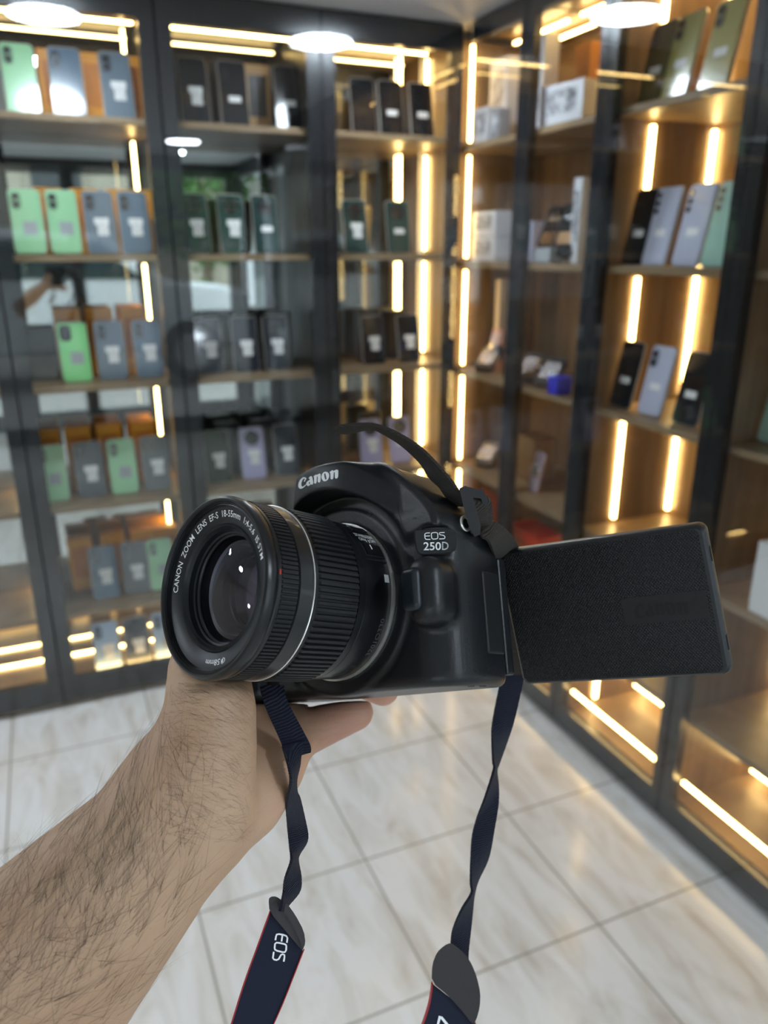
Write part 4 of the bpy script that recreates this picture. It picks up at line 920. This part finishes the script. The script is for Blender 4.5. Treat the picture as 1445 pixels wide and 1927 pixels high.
def arm_sdf(x, y, z):
    def chain(P, k):
        d = None
        for a, b in zip(P[:-1], P[1:]):
            s = sd_cone(x, y, z, V(*a[:3]), V(*b[:3]), a[3] / F * a[2], b[3] / F * b[2]); d = s if d is None else np.minimum(d, s)
        return d
    D = None
    for P in ARM: D = chain(P, .01) if D is None else smin(D, chain(P, .01), .012)
    for i, P in enumerate(HAND): D = smin(D, chain(P, .01), .010 if i in (0, 1) else .006)
    fg = None
    for P in FING:
        c = chain(P, .002)
        kn = P[2]; c = smin(c, sd_cone(x, y, z, V(*kn[:3]), V(kn[0] + .1, kn[1], kn[2]), kn[3] / F * kn[2] * .93, kn[3] / F * kn[2] * .93), .0015)
        fg = c if fg is None else smin(fg, c, .0012)
    D = smin(D, fg, .004)
    lx, ly, lz_ = [BIn[i, 0] * x + BIn[i, 1] * y + BIn[i, 2] * z + BIn[i, 3] for i in range(3)]
    bodyb = np.maximum(sd_poly(lx * 1000, lz_ * 1000, PLAN) / 1000, np.maximum(-.0393 - ly, ly - .032))
    D = smax(D, -(bodyb - .0007), .0015)
    rr = np.hypot(lx, ly); lensb = np.maximum(rr - .0350, np.maximum(-lz_, lz_ - .068)); D = smax(D, -lensb, .0015)
    # crease where the palm folds behind the thumb
    return D
v, f = surface_nets(arm_sdf, (-.26, -.005, .16), (.03, .30, .455), .0014)
for _ in range(2):                        # light relaxation of the grid
    s = np.zeros_like(v); c = np.zeros(len(v))
    for a, b in ((0, 1), (1, 2), (2, 3), (3, 0)):
        np.add.at(s, f[:, a], v[f[:, b]]); np.add.at(c, f[:, a], 1); np.add.at(s, f[:, b], v[f[:, a]]); np.add.at(c, f[:, b], 1)
    v = v * .5 + .5 * s / c[:, None]
def skin_mat():
    m = bpy.data.materials.new('skin'); m.use_nodes = True; nt = m.node_tree; b = nt.nodes['Principled BSDF']; L = nt.links.new
    tc = nt.nodes.new('ShaderNodeTexCoord'); n = nt.nodes.new('ShaderNodeTexNoise'); n.inputs['Scale'].default_value = 22; n.inputs['Detail'].default_value = 5
    r = nt.nodes.new('ShaderNodeValToRGB'); e = r.color_ramp.elements
    e[0].position = .35; e[0].color = (.47, .285, .175, 1); e[1].position = .65; e[1].color = (.56, .37, .24, 1)
    sx = nt.nodes.new('ShaderNodeSeparateXYZ'); mr = nt.nodes.new('ShaderNodeMapRange'); mr.inputs[1].default_value = -.055; mr.inputs[2].default_value = -.018; mr.inputs[4].default_value = .75
    mx = nt.nodes.new('ShaderNodeMix'); mx.data_type = 'RGBA'; mx.inputs[7].default_value = (.56, .27, .20, 1)     # rosier skin on palm and fingertips
    L(tc.outputs['Object'], sx.inputs[0]); L(sx.outputs[0], mr.inputs[0]); L(mr.outputs[0], mx.inputs[0]); L(r.outputs[0], mx.inputs[6])
    L(tc.outputs['Object'], n.inputs['Vector']); L(n.outputs['Fac'], r.inputs[0]); L(mx.outputs[2], b.inputs['Base Color'])
    b.inputs['Roughness'].default_value = .52; b.inputs['Subsurface Weight'].default_value = .12; b.inputs['Subsurface Radius'].default_value = (.006, .002, .001); b.inputs['Subsurface Scale'].default_value = 1.0
    mp = nt.nodes.new('ShaderNodeMapping'); mp.inputs['Rotation'].default_value = (0, 0, R(-25)); mp.inputs['Scale'].default_value = (25, 190, 60); w = nt.nodes.new('ShaderNodeTexNoise'); w.inputs['Scale'].default_value = 1.0; w.inputs['Detail'].default_value = 4; w.inputs['Distortion'].default_value = .8
    n2 = nt.nodes.new('ShaderNodeTexVoronoi'); n2.inputs['Scale'].default_value = 900
    L(tc.outputs['Object'], mp.inputs[0]); L(mp.outputs[0], w.inputs['Vector']); L(tc.outputs['Object'], n2.inputs['Vector'])
    b1 = nt.nodes.new('ShaderNodeBump'); b1.inputs['Strength'].default_value = .55; b1.inputs['Distance'].default_value = .0012; b2 = nt.nodes.new('ShaderNodeBump'); b2.inputs['Strength'].default_value = .25; b2.inputs['Distance'].default_value = .0003
    L(w.outputs['Fac'], b1.inputs['Height']); L(n2.outputs['Distance'], b2.inputs['Height']); L(b1.outputs[0], b2.inputs['Normal']); L(b2.outputs[0], b.inputs['Normal'])
    return m
person = link('person', np_mesh('arm', v, f), skin_mat()); person.matrix_world = VM
tag(person, 'bare hairy left forearm and hand holding the camera from below', 'person')
# arm hair
rng = np.random.default_rng(7); BA = BVHTree.FromPolygons([Vector(q) for q in v], [tuple(int(i) for i in q) for q in f])
hv = []; hf = []; fd = (Vector(V(345, 1500, .29)) - Vector(V(0, 1850, .27))).normalized(); across = Vector((.75, .85, 0)).normalized(); cnt = 0
for _ in range(9000):
    t_ = rng.random() ** .8; px = -60 + 430 * t_ + rng.normal() * 95; py = 1905 - 420 * t_ + rng.normal() * 115
    h = BA.ray_cast(Vector((0, 0, 0)), Vector(V(px, py, 1)))
    if h[0] is None or py < 1390 or px > 400 or (px - 345) * .64 + (py - 1500) * -.0 > 40: continue
    if rng.random() > 1.1 - .8 * max(0, (px - 180) / 220): continue
    n = h[1]; dr = (fd * (.75 + .3 * rng.normal()) + across * (-.45 + .35 * rng.normal() + .6 * (py - 1650) / 300) );
    dr = dr - n * dr.dot(n); dr.normalize(); dr = (dr + n * .16).normalized()
    L_ = .010 + .014 * rng.random(); p = h[0].copy(); n0 = len(hv); segs = 5; bend = Vector((rng.normal(), rng.normal(), 0)) * .18
    for s in range(segs + 1):
        r_ = .000045 * (1 - s / (segs + .6)); u_ = dr.cross(n).normalized(); w_ = u_.cross(dr).normalized()
        for a in range(3): hv.append(tuple(p + (u_ * math.cos(a * 2.094) + w_ * math.sin(a * 2.094)) * r_))
        p = p + dr * (L_ / segs); dr = (dr - n * .07 + bend * .22).normalized()
    for s in range(segs):
        for a in range(3): hf.append((n0 + s * 3 + a, n0 + s * 3 + (a + 1) % 3, n0 + (s + 1) * 3 + (a + 1) % 3, n0 + (s + 1) * 3 + a))
    cnt += 1
    if cnt > 1050: break
for _ in range(620):                       # finer, shorter hair over the base of the thumb
    px = 300 + 165 * rng.random(); py = 1285 + 300 * rng.random() ** 1.5; h = BA.ray_cast(Vector((0, 0, 0)), Vector(V(px, py, 1)))
    if h[0] is None: continue
    n = h[1]; dr = Vector((.9 + .15 * rng.normal(), .38 + .3 * rng.normal(), 0)); dr = dr - n * dr.dot(n); dr.normalize(); dr = (dr + n * .06).normalized(); L_ = .004 + .006 * rng.random(); p = h[0].copy(); n0 = len(hv)
    for q_ in range(4):
        r_ = .000028 * (1 - q_ / 3.6); u_ = dr.cross(n).normalized(); w_ = u_.cross(dr).normalized()
        for a in range(3): hv.append(tuple(p + (u_ * math.cos(a * 2.094) + w_ * math.sin(a * 2.094)) * r_))
        p = p + dr * (L_ / 3); dr = (dr - n * .08).normalized()
    for q_ in range(3):
        for a in range(3): hf.append((n0 + q_ * 3 + a, n0 + q_ * 3 + (a + 1) % 3, n0 + (q_ + 1) * 3 + (a + 1) % 3, n0 + (q_ + 1) * 3 + a))
o = mesh_obj('arm_hair', hv, hf, mat('dark_hair', (.035, .022, .016), .5), person, False); o['kind'] = 'stuff'
